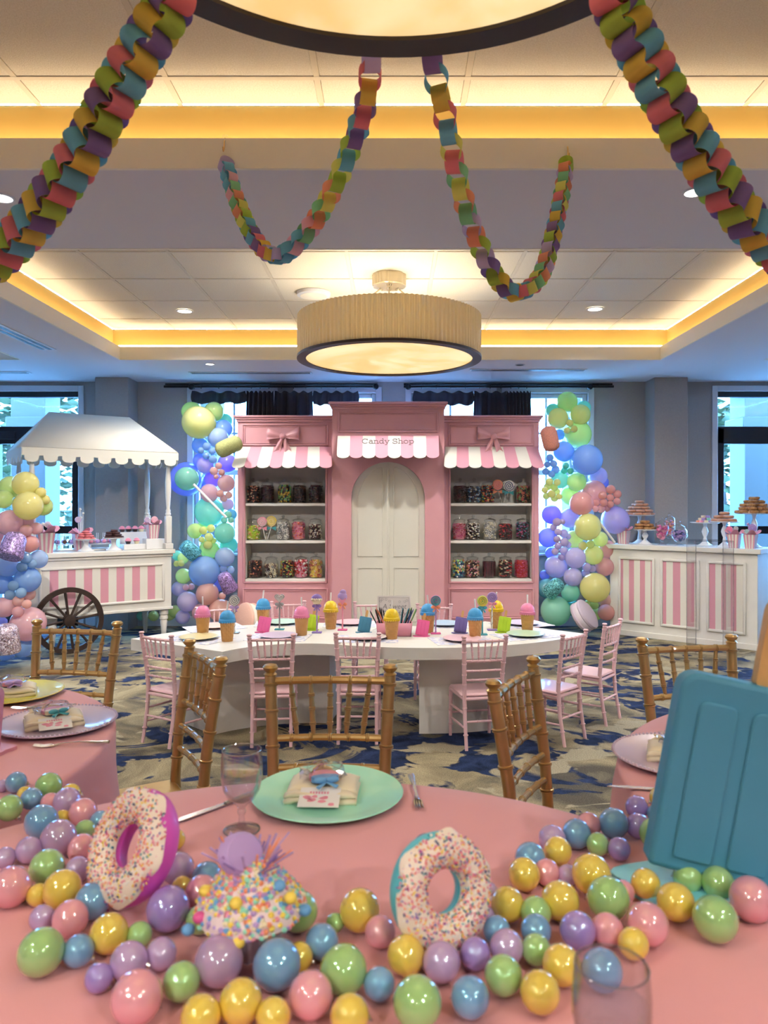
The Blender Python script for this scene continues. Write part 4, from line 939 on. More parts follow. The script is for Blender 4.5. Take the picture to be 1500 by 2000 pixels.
# canopy roof
M.canvas = mat('white_canvas', (238, 234, 222), .8)
ex0, ex1, ey0, ey1, ez = -.42, 1.03, -.045, .785, 1.925
A0, A1, A2, A3 = (ex0, ey0, ez), (ex1, ey0, ez), (ex1, ey1, ez), (ex0, ey1, ez); r0, r1 = (-.112, .37, 2.30), (.663, .37, 2.30)
for nm, q in (('front_slope', [A0, A1, r1, r0]), ('back_slope', [A2, A3, r0, r1]), ('side_slope', [A3, A0, r0]), ('side_slope', [A1, A2, r1])):
    o = MB().add(q, [tuple(range(len(q)))]).build(nm, M.canvas, cart); md = o.modifiers.new('t', 'SOLIDIFY'); md.thickness = .008
def valance(p0, p1, n):
    p0, p1 = Vector(p0), Vector(p1); d = (p1 - p0); L_ = d.length; d.normalize(); nr = Vector((d.y, -d.x, 0)) * .006
    pts = [(0, 0)]; w_ = L_ / n
    for k in range(n):
        a = k * w_
        pts += [(a, -.075), (a + w_ * .12, -.075), (a + w_ * .12, -.10)] + [(a + w_ * .5 - w_ * .38 * cos(pi * i / 8), -.10 - .035 * sin(pi * i / 8)) for i in range(1, 8)] + [(a + w_ * .88, -.10), (a + w_ * .88, -.075)]
    pts += [(L_, -.075), (L_, 0)]
    vs = [p0 + d * u + Vector((0, 0, v)) + nr * s_ for s_ in (0, 1) for u, v in pts]; m = len(pts)
    MB().add(vs, [tuple(range(m)), tuple(range(m, 2 * m))] + [(i, (i + 1) % m, m + (i + 1) % m, m + i) for i in range(m)]).build('valance', M.canvas, cart)
valance(A0, A1, 9); valance(A1, A2, 5); valance(A2, A3, 9); valance(A3, A0, 5)
# the wheel
wh = Matrix(((1, 0, 0, 0), (0, 0, 1, 0), (0, 1, 0, 0), (0, 0, 0, 1))); wm = T(-.03, -.10, .312) @ wh
MB().lathe([(.265, -.02), (.31, -.02), (.31, .02), (.265, .02), (.265, -.02)], 60, wm, caps=False).build('wheel_rim', M.wood, cart)
MB().lathe([(.02, -.05), (.05, -.045), (.055, -.02), (.055, .03), (.05, .045), (.0005, .045)], 20, wm).build('wheel_hub', M.wood, cart)
for k in range(12):
    a = 2 * pi * k / 12 + .13; MB().tube([(.045 * cos(a), .045 * sin(a), 0), (.27 * cos(a), .27 * sin(a), 0)], [.0105, .013], 7, wm).build('spoke', M.wood, cart)
MB().tube([(-.03, -.10, .312), (-.03, .05, .40)], .016, 10).build('axle', M.dark, cart)
CM_ = T(*CA) @ RZ(CT)
def cart_pt(px, d):
    u, v, k = Vector((cos(CT), sin(CT))), Vector((-sin(CT), cos(CT))), (px - CX) / F
    x = (k * (CA.y + d * v.y) - CA.x - d * v.x) / (u.x - k * u.y); return CM_ @ Vector((x, d, CH + .001))
popcorn_box(cart_pt(88, .10), CT, 'pink striped treat box at the left end of the cart', [(-.02, .08, .018, 'white', 'pink'), (.02, .06, .03, 'white', 'lilac'), (.045, .03, .03, 'lilac', 'pink')], 1.4)
popcorn_box(cart_pt(158, .22), CT, 'pink striped treat box behind the cookie stand on the cart', [(-.03, .12, .03, 'lilac', 'white'), (.0, .16, .012, 'white', 'white'), (.02, .2, .012, 'white', 'white'), (-.01, .24, .012, 'white', 'white')], 1.25)
def pop_tray(px, d, n, lab, c_):
    l = cart_pt(px, d); t = thing('cake_pop_stand', lab, 'display stand', l, CT)
    MB().bbox(-.13, .13, -.08, .08, 0, .012, .003).build('base', M.china, t); MB().bbox(-.12, .12, -.06, .06, .055, .065, .003).build('shelf', M.china, t)
    for s_ in (-1, 1): MB().bbox(s_ * .11 - .008, s_ * .11 + .008, -.06, .06, .012, .055, .002).build('support', M.china, t)
    mm = T(*l) @ RZ(CT)
    for r_ in range(2):
        for k in range(n): cake_pop(mm @ Vector((-.095 + .19 * k / (n - 1), -.03 + r_ * .06, .066 )), c_[(k + r_) % len(c_)], CT + random.uniform(-1, 1), 'cake pops on the cart, ' + lab[:22], c_[(k + r_) % len(c_)] + ' cake pop in the ' + ('front' if r_ == 0 else 'rear') + ' row, ' + lab.replace('white cake pop ', ''))
pop_tray(132, .34, 4, 'white cake pop stand at the left of the cart', ('lilac', 'brown')); pop_tray(196, .30, 4, 'white cake pop stand between the two cookie stands', ('pink', 'lilac'))
tp = cake_stand(cart_pt(168, .10), .115, .10, 'white cake stand of pink cookies on the cart', False)
pile(tp, [5, 4, 3, 1], .062, .021, lambda l, k: grp_obj(cook_me, l, k * 1.3, 'pink cookie at # of the pile on the cart', 'cookie', 'pink cookies on the cart', 'cookie'))
tp = cake_stand(cart_pt(222, .10), .12, .10, 'white cake stand of dark biscuits on the cart', False)
pile(tp, [5, 4, 3, 1], .066, .021, lambda l, k: grp_obj(brown_me, l, k * 1.1, 'dark chocolate biscuit at # of the pile on the cart', 'biscuit', 'dark biscuits on the cart', 'biscuit'))
def acrylic_box(M_, w_, d_, h_, name, lab, m_=None):
    o = MB().bbox(-w_ / 2, w_ / 2, -d_ / 2, d_ / 2, 0, h_, .003).build(name, m_ or M.china); o.matrix_basis = M_; tag(o, lab, 'riser'); return o
def cart_M(px, d): l = cart_pt(px, d); return T(*l) @ RZ(CT)
mm = cart_M(262, .40); acrylic_box(mm, .34, .16, .17, 'cupcake_riser', 'tall white riser carrying cupcakes on the cart')
for k in range(5): cupcake(mm @ Vector((-.13 + .066 * k, -.02, .171)), k < 3, 'pink frosted cupcake along the tall white riser', 'cupcakes on the tall riser')
mm = cart_M(262, .16); acrylic_box(mm, .24, .13, .055, 'cupcake_riser', 'low white riser with two cupcakes on the cart')
cupcake(mm @ Vector((-.06, 0, .056)), True, 'cupcake in a dark wrapper on the low riser', 'cupcakes on the low riser'); cupcake(mm @ Vector((.025, 0, .056)), False, 'cupcake in a pale wrapper on the low riser', 'cupcakes on the low riser')
mm = cart_M(300, .14); acrylic_box(mm, .19, .13, .105, 'box_riser', 'white box riser at the right end of the cart')
popcorn_box(mm @ Vector((-.01, 0, .106)), CT, 'pink striped treat box on the right riser of the cart', [(-.05, .11, .012, 'white', 'white'), (-.035, .06, .012, 'white', 'white'), (.015, .03, .036, 'pink', 'white'), (-.06, .03, .03, 'lilac', 'white')], 1.05)

# ================================================================== DESSERT BAR
BA, BT = Vector((2.33, 8.05, 0)), R(-40); BH = .972; BM_ = T(*BA) @ RZ(BT)
bar = thing('dessert_bar', 'white dessert bar with pink striped panels beside the balloons', 'bar', BA, BT)
MB().bbox(0.02, 1.5, 0, .43, .0, BH - .05, .005).build('body', M.white, bar); MB().bbox(-.015, 1.535, -.035, .445, BH - .05, BH, .006).build('counter_top', M.white, bar)
MB().bbox(.005, 1.515, -.018, .43, 0, .06, .005).build('plinth', M.white, bar)
for k, (a, c_) in enumerate(((.117, .511), (.569, .965), (1.03, 1.40))):
    frame4(MB(), a, c_, .14, .84, .028, -.022, 0, .008).build('panel_moulding', M.white, bar)
    mb = MB(); n = 8; e0, e1 = a + .028, c_ - .028
    cuts = [0, .08, .27, .43, .62, .78, .96, 1.0] if k == 0 else ([0, .10, .3, .52, .72, .92, 1.0] if k == 1 else [0, .18, .36, .5, .64, .8, 1.0])
    for i in range(len(cuts) - 1): mb.box(e0 + (e1 - e0) * cuts[i], e0 + (e1 - e0) * cuts[i + 1], -.006, 0, .168, .812, mi=i % 2)
    mb.build('striped_panel', [M.pinkstripe, M.whitestripe], bar)
def bar_pt(px, d):
    u, v, k = Vector((cos(BT), sin(BT))), Vector((-sin(BT), cos(BT))), (px - CX) / F
    x = (k * (BA.y + d * v.y) - BA.x - d * v.x) / (u.x - k * u.y); return BM_ @ Vector((x, d, BH + .001))
popcorn_box(bar_pt(1218, .08), BT, 'pink striped treat box at the left end of the dessert bar', [(-.02, .07, .02, 'lilac', 'white'), (.03, .10, .024, 'blue', 'white'), (.05, .04, .022, 'lilac', 'pink'), (.0, .03, .02, 'teal', 'white')], 1.05)
tp = cake_stand(bar_pt(1249, .30), .305, .16, 'tall white cake stand with a pyramid of donuts'); pile(tp, [8, 7, 5, 3, 1], .088, .033, lambda l, k: grp_obj(donut_me, l, k, 'glazed donut at # of the tall donut pyramid', 'donut', 'donut pyramid on the bar', 'donut', 0, .95))
tp = cake_stand(bar_pt(1260, .12), .155, .125, 'low white cake stand with rice treats below the donut pyramid'); pile(tp, [4, 3, 1], .10, .033, lambda l, k: grp_obj(rice_me, l, k, 'crisped rice treat at # of the low pile by the donuts', 'rice treat', 'rice treats on the low stand', 'rice_treat'))
def apoth(px, d, prof, lidp, lab, seed, col, ht, rad):
    t = thing('apothecary_jar', lab, 'jar', bar_pt(px, d))
    MB().lathe(prof, 22, caps=False).build('glass_bowl', M.glass, t); MB().lathe(lidp, 18, caps=False).build('lid', M.glass, t)
    mb = MB(); rr = random.Random(seed)
    for k in range(60):
        a, z = rr.uniform(0, 6.3), rr.uniform(ht[0], ht[1]); q = rad(z) * rr.uniform(.5, .86)
        mb.lathe([(.0005, -.008), (.016, -.008), (.018, 0), (.016, .008), (.0005, .008)], 8, T(q * cos(a), q * sin(a), z) @ RZ(rr.uniform(0, 6)) @ RX(rr.uniform(-.8, .8)), rr.randrange(len(col)), caps=False)
    o = mb.build('candy_filling', [cm(c_) for c_ in col], t); o['kind'] = 'stuff'
apoth(1293, .14, [(.045, 0), (.045, .005), (.01, .02), (.012, .035), (.045, .09), (.066, .16), (.068, .23)], [(.07, .231), (.04, .245), (.012, .262), (.016, .275), (.0005, .288)], 'footed glass jar of pink candy on the dessert bar', 5, ('pink', 'magenta'), (.06, .2), lambda z: .03 + .036 * min(1, (z - .04) / .12))
apoth(1308, .30, [(.05, 0), (.05, .005), (.012, .02), (.012, .06), (.05, .075), (.055, .09), (.055, .26), (.05, .27)], [(.058, .271), (.045, .29), (.012, .31), (.018, .33), (.0005, .342)], 'tall glass jar of macarons on the dessert bar', 6, ('cream', 'orange', 'pink', 'lilac'), (.1, .25), lambda z: .055)
apoth(1327, .14, [(.045, 0), (.045, .005), (.012, .018), (.014, .03), (.055, .05), (.08, .10), (.075, .155), (.055, .18), (.065, .19)], [(.066, .191), (.05, .205), (.012, .225), (.018, .242), (.0005, .255)], 'round glass jar of dark purple candy on the bar', 7, ('purple', 'navy', 'lilac'), (.06, .15), lambda z: .06)
tp = cake_stand(bar_pt(1377, .28), .235, .15, 'white cake stand of small macarons on the bar')
kk = list(mac_me)
pile(tp, [9, 6, 3], .048, .025, lambda l, k: grp_obj(mac_me[kk[k % 5]], l, k, '%s macaron at # of the pile beside the donuts' % {'orange': 'peach'}.get(kk[k % 5], kk[k % 5]), 'macaron', 'macarons on the bar', 'small_macaron'))
tp = cake_stand(bar_pt(1415, .16), .25, .135, 'white cake stand with a low pile of donuts'); pile(tp, [5, 3, 1], .09, .034, lambda l, k: grp_obj(donut_me, l, k, 'glazed donut at # of the low pile right of the macarons', 'donut', 'low donut pile on the bar', 'donut'))
tp = cake_stand(bar_pt(1473, .24), .335, .17, 'tall white cake stand of rice treats by the right door'); pile(tp, [8, 6, 5, 3, 1], .098, .033, lambda l, k: grp_obj(rice_me, l, k, 'crisped rice treat at # of the tall pyramid by the right door', 'rice treat', 'rice treat pyramid on the bar', 'rice_treat'))
popcorn_box(bar_pt(1434, .06), BT, 'left of two pink treat boxes before the rice treat pyramid', [(-.04, .03, .03, 'pink', 'magenta'), (.02, .04, .024, 'grey', 'white'), (-.055, .0, .026, 'lilac', 'teal')], 1.0)
popcorn_box(bar_pt(1466, .06), BT, 'right of two pink treat boxes before the rice treat pyramid', [(-.02, .10, .014, 'lilac', 'purple'), (.02, .04, .04, 'lilac', 'purple'), (-.03, .01, .026, 'teal', 'white'), (.03, .0, .024, 'pink', 'white')], 1.0)
t = thing('acrylic_plinth', 'clear acrylic plinth standing before the dessert bar', 'plinth', deep(1386, 1100, 7.02) * Vector((1, 1, 0)), R(-4))
pw, pd, ph = .17, .13, 1.06
for s_ in (-1, 1):
    MB().box(min(s_ * pw, s_ * (pw - .006)), max(s_ * pw, s_ * (pw - .006)), -pd, pd, 0, ph - .006).build('side_sheet', M.acrylic, t)
    MB().box(-pw + .006, pw - .006, min(s_ * pd, s_ * (pd - .006)), max(s_ * pd, s_ * (pd - .006)), 0, ph - .006).build('face_sheet', M.acrylic, t)
MB().box(-pw, pw, -pd, pd, ph - .006, ph).build('top_sheet', M.acrylic, t)
M.edge = thin_glass('acrylic_edge', (250, 250, 255), .8, .3)
for sx in (-1, 1):
    for sy in (-1, 1): MB().box(sx * pw - .003, sx * pw + .003, sy * pd - .003, sy * pd + .003, 0, ph).build('edge', M.edge, t)
    MB().box(-pw, pw, sx * pd - .003, sx * pd + .003, ph - .004, ph + .002).build('edge', M.edge, t)
# ================================================================== CHIAVARI CHAIRS
def chair_proto(k, m, seat_m, name):
    """k scales a 0.92 m chair; faces local +y; returns dict of part meshes"""
    parts = []
    def band(mb, p, d, r): mb.lathe([(r * .9, -.006), (r * 1.22, -.004), (r * 1.22, -.001), (r * .95, 0), (r * 1.22, .001), (r * 1.22, .004), (r * .9, .006)], 12, frame(p, d), caps=False)
    def up(s_): return [Vector((s_ * .158, -.245, 0)), Vector((s_ * .158, -.20, .25)), Vector((s_ * .158, -.185, .45)), Vector((s_ * .163, -.20, .63)), Vector((s_ * .172, -.225, .80)), Vector((s_ * .178, -.24, .895))]
    def at(s_, z):
        q = up(s_)
        for a, b_ in zip(q, q[1:]):
            if a.z <= z <= b_.z: return a.lerp(b_, (z - a.z) / (b_.z - a.z)), (b_ - a).normalized()
        return q[-1], Vector((0, 0, 1))
    for s_ in (-1, 1):
        mb = MB(); mb.tube(up(s_), [.014, .016, .0175, .0175, .0175, .0175], 12)
        for z in (.12, .33, .52, .60, .69, .79, .865): p, d = at(s_, z); band(mb, p, d, .0175)
        top = up(s_)[-1]; mb.lathe([(.0175, -.004), (.020, .0), (.013, .006), (.021, .014), (.023, .021), (.018, .028), (.0005, .031)], 14, T(*top), caps=False)
        parts.append(('rear_leg', mb))
        mb = MB(); mb.tube([(s_ * .175, .175, 0), (s_ * .172, .165, .42)], [.014, .0175], 12)
        for z in (.10, .22, .34): band(mb, (s_ * .174, .17, z), (0, 0, 1), .0165)
        parts.append(('front_leg', mb))
    def rail(za, r, bow_, nb, nm):
        a, _ = at(-1, za); b_, _ = at(1, za); mb = MB(); pts = []
        for i in range(9):
            u = i / 8; p = a.lerp(b_, u); p.y -= bow_ * sin(pi * u); pts.append(p)
        mb.tube(pts, r, 9)
        for i in range(nb):
            u = (i + 1) / (nb + 1); p = a.lerp(b_, u); p.y -= bow_ * sin(pi * u); band(mb, p, (1, 0, 0), r)
        parts.append((nm, mb)); return a, b_
    rail(.875, .0115, .014, 5, 'top_rail'); rail(.712, .0105, .014, 5, 'back_rail'); rail(.63, .0095, .012, 4, 'back_rail'); rail(.555, .0095, .012, 4, 'back_rail')
    a0, _ = at(-1, .875); a1, _ = at(1, .875); b0, _ = at(-1, .712); b1, _ = at(1, .712)
    for i in range(5):
        u = (i + 1) / 6; v = .5 + (u - .5) * .86
        p = a0.lerp(a1, u); q = b0.lerp(b1, v); p.y -= .014 * sin(pi * u); q.y -= .014 * sin(pi * v)
        mb = MB(); mb.tube([q, q.lerp(p, .3), q.lerp(p, .55), p], [.0055, .009, .0085, .0065], 8)
        for w_ in (.24, .5, .74): band(mb, q.lerp(p, w_), p - q, .0085)
        parts.append(('spindle', mb))
    mb = MB(); mb.bbox(-.185, .185, -.19, .175, .415, .44, .011); parts.append(('seat', mb))
    mb = MB()
    for f, g in (((-.172, .165, .40), (.172, .165, .40)), ((-.158, -.189, .40), (.158, -.189, .40)), ((-.172, .165, .40), (-.158, -.189, .40)), ((.172, .165, .40), (.158, -.189, .40))): mb.tube([f, g], .014, 8)
    parts.append(('seat_rail', mb))
    for f, g in (((-.174, .17, .2), (.174, .17, .2)), ((-.158, -.208, .22), (.158, -.208, .22)), ((-.174, .17, .16), (-.158, -.215, .17)), ((.174, .17, .16), (.158, -.215, .17)), ((-.173, .168, .27), (-.158, -.199, .28)), ((.173, .168, .27), (.158, -.199, .28))):
        mb = MB(); mb.tube([f, Vector(f).lerp(Vector(g), .5), g], [.0085, .010, .0085], 8); band(mb, Vector(f).lerp(Vector(g), .33), Vector(g) - Vector(f), .0095); band(mb, Vector(f).lerp(Vector(g), .67), Vector(g) - Vector(f), .0095); parts.append(('stretcher', mb))
    out = []
    for nm, mb in parts:
        mb.v = [tuple(c_ * k for c_ in v) for v in mb.v]; out.append((nm, mb.mesh(name + '_' + nm, seat_m if nm == 'seat' else m)))
    return out
GOLD = chair_proto(1.0, M.gold, M.gold, 'gold'); PINKC = chair_proto(.706, M.pinkchair, M.pinkchair, 'pink')
def chair(proto, k, bx, by, fx, fy, lab, name, grp):
    """bx, by: middle of the top rail; fx, fy: where it faces"""
    rz = math.atan2(-fx, fy); off = RZ(rz) @ Vector((0, -.24 * k, 0))
    t = thing(name, lab, 'chair', (bx - off.x, by - off.y, 0), rz, grp)
    for nm, me in proto: link(nm, me, t)
gg, pg = 'gold bamboo-style chairs at the round tables', 'pink bamboo-style children chairs at the white table'
for bx, by, fx, fy, lab in ((-.1875, 2.21, 0, -1, 'gold chair behind the mint plate, back turned to the room'), (-.63, 2.475, -.86, -.51, 'gold chair seen side-on between left and front tables'), (.355, 2.17, .88, -.47, 'gold chair seen side-on left of the right table'),
                            (-1.30, 3.05, -.15, -1, 'gold chair before the cart wheel, behind the yellow plate'), (1.065, 2.69, .19, -1, 'gold chair behind the blue popsicle, before the dessert bar')):
    chair(GOLD, 1, bx, by, fx, fy, lab, 'gold_chair', gg)
for bx, by, fx, fy, lab in ((-1.376, 4.31, .52, .854, 'pink child chair at the left end of the white table'), (-.7025, 4.28, -.08, 1, 'pink child chair in front of the left table base'), (-.209, 4.33, .0, 1, 'pink child chair in front where the two table halves meet'),
                            (.525, 4.24, -.2, 1, 'pink child chair before the right table base'), (1.065, 4.36, -.7, .71, 'pink child chair at the right curve, nearer of two'), (1.41, 4.77, -.78, .63, 'rightmost pink child chair standing off the table'),
                            (-1.316, 5.46, .45, -1, 'pink child chair behind the pink plate at far left'), (-.813, 5.75, .2, -1, 'pink child chair behind the heart lollipop'), (-.17, 5.72, 0, -1, 'pink child chair behind the coloring card'), (.309, 5.60, -.1, -1, 'pink child chair behind the rainbow lollipop')):
    chair(PINKC, .706, bx, by, fx, fy, lab, 'child_chair', pg)

# ================================================================== CHILDREN'S SERPENTINE TABLE
TH = .56
def sector(O, r0, r1, a0, a1, n=26):
    return [(O[0] + r1 * cos(R(a0 + (a1 - a0) * i / n)), O[1] + r1 * sin(R(a0 + (a1 - a0) * i / n))) for i in range(n + 1)] + [(O[0] + r0 * cos(R(a1 - (a1 - a0) * i / n)), O[1] + r0 * sin(R(a1 - (a1 - a0) * i / n))) for i in range(n + 1)]
t = thing('serpentine_table', 'white curved table half at left with gold chair before it', 'table', (-.9, 4.8, 0)); OF = T(.9, -4.8, 0)
MB().prism(sector((-.518, 3.954), .53, 1.31, 69.5, 148.7), TH - .07, TH, OF).build('table_top', M.white, t); MB().prism(sector((-.518, 3.954), .80, 1.15, 82, 136), 0, TH - .07, OF).build('base', M.white, t)
t = thing('serpentine_table', 'white curved table half at right carrying the pencil box', 'table', (.3, 4.8, 0)); OF = T(-.3, -4.8, 0)
MB().prism(sector((.2, 5.73), .61, 1.39, 246.5, 319), TH - .07, TH, OF).build('table_top', M.white, t); MB().prism(sector((.2, 5.73), .77, 1.2, 268, 305), 0, TH - .07, OF).build('base', M.white, t)

wf = mat('waffle_plastic', (204, 152, 90), .5); nt = wf.node_tree; tc = nt.nodes.new('ShaderNodeTexCoord'); ck = []
for sx in (-1, 1):
    wv = nt.nodes.new('ShaderNodeTexWave'); wv.inputs['Scale'].default_value = 16; mp = nt.nodes.new('ShaderNodeMapping'); mp.inputs['Rotation'].default_value = (0, sx * R(40), 0)
    nt.links.new(tc.outputs['Object'], mp.inputs[0]); nt.links.new(mp.outputs[0], wv.inputs[0]); ck.append(wv)
ma = nt.nodes.new('ShaderNodeMath'); ma.operation = 'MAXIMUM'; nt.links.new(ck[0].outputs['Fac'], ma.inputs[0]); nt.links.new(ck[1].outputs['Fac'], ma.inputs[1])
bp_ = nt.nodes.new('ShaderNodeBump'); bp_.inputs['Strength'].default_value = .5; bp_.inputs['Distance'].default_value = .004; nt.links.new(ma.outputs[0], bp_.inputs['Height']); nt.links.new(bp_.outputs[0], nt.nodes['Principled BSDF'].inputs['Normal'])
cup_me = MB().lathe([(.032, 0), (.034, .003), (.046, .128)], 22).mesh('cone_cup', wf)
straw_me = MB().tube([(.004, 0, .17), (-.004, 0, .245)], .0052, 8).mesh('straw', M.straw)
dome_me = {}
for c_, rgb in (('pink', (244, 140, 180)), ('blue', (70, 168, 228)), ('yellow', (250, 212, 30))):
    mb = MB(); n = 44
    mb.lathe([(.0475, .118), (.0505, .126), (.051, .134), (.047, .138), (.047, .142), (.044, .158), (.034, .176), (.018, .187), (.0005, .190)], n, caps=False, rf=lambda a, r, z: r)
    for k in range(n):          # little teeth below the rim
        if k % 2 == 0: a = 2 * pi * k / n; mb.lathe([(.0005, -.008), (.0045, 0), (.0045, .004)], 6, T(.0485 * cos(a), .0485 * sin(a), .120), caps=False)
    dome_me[c_] = mb.mesh('dome_lid', mat('dome_' + c_, rgb, .35, coat=.5, bump=(70, .35, .006)))
for px, py, c_, lab in ((396, 1240, 'pink', 'leftmost cone tumbler with pink dome'), (444, 1252, 'blue', 'blue domed cone tumbler beside the yellow plate'), (514, 1222, 'blue', 'blue domed cone tumbler behind the pink popsicle at left'), (589, 1241, 'pink', 'pink domed cone tumbler beside the green popsicle'),
                        (646, 1228, 'yellow', 'yellow domed cone tumbler between purple scoop and lilac cone lollipops'), (765, 1248, 'yellow', 'yellow domed cone tumbler before the pencil box'), (836, 1235, 'blue', 'blue domed cone tumbler behind the pink popsicle at center'), (928, 1246, 'blue', 'blue domed cone tumbler beside the purple popsicle'),
                        (969, 1227, 'yellow', 'yellow domed cone tumbler behind the green popsicle at right'), (1030, 1234, 'pink', 'rightmost cone tumbler with pink dome')):
    t = thing('cone_tumbler', lab, 'tumbler', onto(px, py, TH), random.uniform(0, 6), 'ice cream cone tumblers'); link('cone_cup', cup_me, t); link('dome_lid', dome_me[c_], t); link('straw', straw_me, t)
# popsicles
def rrect(w_, h_, r, n=6, rt=None):
    rt = rt or r; out = []
    for cx_, cy_, a, q in ((w_ - r, r, -90, r), (w_ - rt, h_ - rt, 0, rt), (-w_ + rt, h_ - rt, 90, rt), (-w_ + r, r, 180, r)):
        out += [(cx_ + q * cos(R(a + 90 * i / n)), cy_ + q * sin(R(a + 90 * i / n))) for i in range(n + 1)]
    return out
def popsicle(w_, h_, th, m, base_m, loc, rz, lean, back, lab, grp=None, slots=3):
    t = thing('popsicle_prop', lab, 'popsicle prop', loc, rz, grp); mm = T(0, 0, th * .28) @ RX(back) @ RY(lean) @ XZ
    mb = MB(); mb.prism(rrect(w_, h_, w_ * .06, 5, w_ * .2), -th / 2, th / 2, mm)
    body = mb.build('popsicle_body', m, t)
    md = body.modifiers.new('round', 'BEVEL'); md.width = th * .16; md.segments = 3; md.limit_method = 'ANGLE'
    bw = w_ * 2 / (slots + 1.3)
    for k in range(slots):
        cx_ = (k - (slots - 1) / 2) * bw * 1.22
        o = MB().prism([(x + cx_, y + h_ * .07) for x, y in rrect(bw * .45, h_ * .80, bw * .1, 4, bw * .2)], -th / 2 - th * .09, -th / 2 + .001, mm).build('ridge', m, body)
        md = o.modifiers.new('round', 'BEVEL'); md.width = th * .08; md.segments = 2; md.limit_method = 'ANGLE'
    MB().prism([(x, y + h_ - .002) for x, y in rrect(w_ * .2, h_ * .48, w_ * .05, 5, w_ * .2)], -th * .22, th * .22, mm).build('stick', M.stickw, t)
    n = 40; MB().prism([((w_ * 1.3 + w_ * .07 * sin(i * 2 * pi / n * 7)) * cos(2 * pi * i / n), (w_ * .62 + w_ * .05 * sin(i * 2 * pi / n * 5)) * sin(2 * pi * i / n)) for i in range(n)], 0, max(.006, th * .2)).build('melted_base', base_m, t)
    return t
PSM = {k: mat('popsicle_' + k, v, .45, coat=.2) for k, v in {'pink': (244, 110, 170), 'green': (190, 224, 50), 'blue': (70, 140, 172), 'purple': (122, 110, 176)}.items()}
for px, py, c_, lab in ((513, 1236, 'pink', 'small pink popsicle left of the heart lollipop'), (607, 1231, 'green', 'small lime popsicle behind the pink tumbler'), (710, 1236, 'blue', 'small blue popsicle beside the pencil box'), (823, 1243, 'pink', 'small pink popsicle right of the pencil box'), (898, 1237, 'purple', 'small purple popsicle on the white table'), (983, 1236, 'green', 'small lime popsicle at the right of the white table')):
    popsicle(.040, .098, .022, PSM[c_], PSM[c_], onto(px, py, TH), R(-4), R(9), R(-14), lab, 'small popsicle props')
# lollipop stands
def lolly(px, py, ptop, head, base_c, stick_c, lab, c1, c2, bow_c):
    p = onto(px, py, TH); t = thing('lollipop_stand', lab, 'lollipop', p, 0, 'lollipops on the white table'); top = deep(px, ptop, p.y).z - TH; r = .035
    MB().bbox(-.032, .032, -.022, .022, 0, .008, .002).build('foot', cm(base_c), t)
    s_ = MB().tube([(0, 0, .006), (0, 0, top - r)], .0052, 8).build('stick', cm(stick_c), t)
    if stick_c in ('white', 'lilac'):
        n = 26; MB().tube([(.0056 * cos(i * .9), .0056 * sin(i * .9), .012 + (top - r * 2 - .02) * i / n) for i in range(n + 1)], .0018, 4).build('spiral_stripe', cm('grey'), s_)
    mb = MB(); m_ = T(0, -.006, top - r)
    if head == 'swirl': swirl_head(mb, r, .012, 0, 1, 3, m_)
    elif head == 'ring':
        swirl_head(mb, r, .012, 0, 1, 1.0, m_)
        for q in (.85, .55, .25): mb.tube([(r * q * cos(u), -.008, r * q * sin(u)) for u in [i * pi / 10 for i in range(20)]], .0035, 5, m_, 1, closed=True)
    elif head == 'heart':
        hp = [(.022 * 1.5 * sin(u) ** 3, .0021 * (13 * cos(u) - 5 * cos(2 * u) - 2 * cos(3 * u) - cos(4 * u)) * .95) for u in [i * 2 * pi / 36 for i in range(36)]]
        mb.prism(hp, -.008, .008, m_ @ XZ); 
        for q in (.75, .5, .25): mb.tube([(x * q, -.009, z * q) for x, z in hp], .0022, 4, m_, 1, closed=True)
    elif head == 'scoop':
        mb.lathe([(.036 * cos(u), .036 * sin(u)) for u in [R(i * 9) for i in range(0, 10)]] + [(.0005, .036)], 20, m_ @ S(1, .5, 1), 0); mb.prism([(-.034, 0), (.034, 0), (.02, -.03), (-.02, -.03)], -.014, .014, m_ @ XZ, 1)
        for i in range(5): mb.ball(((i - 2) * .014, -.014, .0), .009, 8, 6, m_, 1)
    elif head == 'cone':
        mb.prism([(-.026, 0), (.026, 0), (.004, -.045), (-.004, -.045)], -.012, .012, m_ @ XZ, 1); mb.ball((0, 0, .008), .032, 14, 10, m_, 0, (1, .5, 1)); mb.ball((.004, 0, .034), .022, 12, 8, m_, 0, (1, .5, 1))
    mb.build('candy_head', [cm(c1), cm(c2)], t)
    b_ = MB()
    for s2 in (-1, 1): b_.ball((s2 * .016, -.008, 0), .015, 8, 6, T(0, 0, top - 2 * r - .008), 0, (1, .4, .75)); b_.tube([(0, -.008, top - 2 * r - .008), (s2 * .018, -.01, top - 2 * r - .038)], [.003, .006], 5)
    b_.build('ribbon_bow', cm(bow_c), t)
lolly(458, 1237, 1162, 'swirl', 'grey', 'white', 'grey swirl lollipop behind the left blue tumbler', 'grey', 'white', 'lilac'); lolly(546, 1230, 1157, 'heart', 'teal', 'grey', 'grey heart lollipop on the white table', 'grey', 'white', 'grey')
lolly(619, 1236, 1160, 'scoop', 'purple', 'lilac', 'purple ice cream scoop lollipop with purple bow', 'purple', 'cream', 'purple'); lolly(669, 1231, 1157, 'cone', 'magenta', 'pink', 'lilac ice cream cone lollipop on pink stick', 'lilac', 'pink', 'orange')
lolly(851, 1238, 1162, 'ring', 'magenta', 'lilac', 'rainbow ring lollipop with orange bow', 'magenta', 'teal', 'orange'); lolly(942, 1240, 1163, 'ring', 'teal', 'teal', 'green ring lollipop with teal bow', 'green', 'yellow', 'teal'); lolly(961, 1231, 1156, 'swirl', 'purple', 'white', 'purple swirl lollipop on striped stick', 'lilac', 'purple', 'pink')
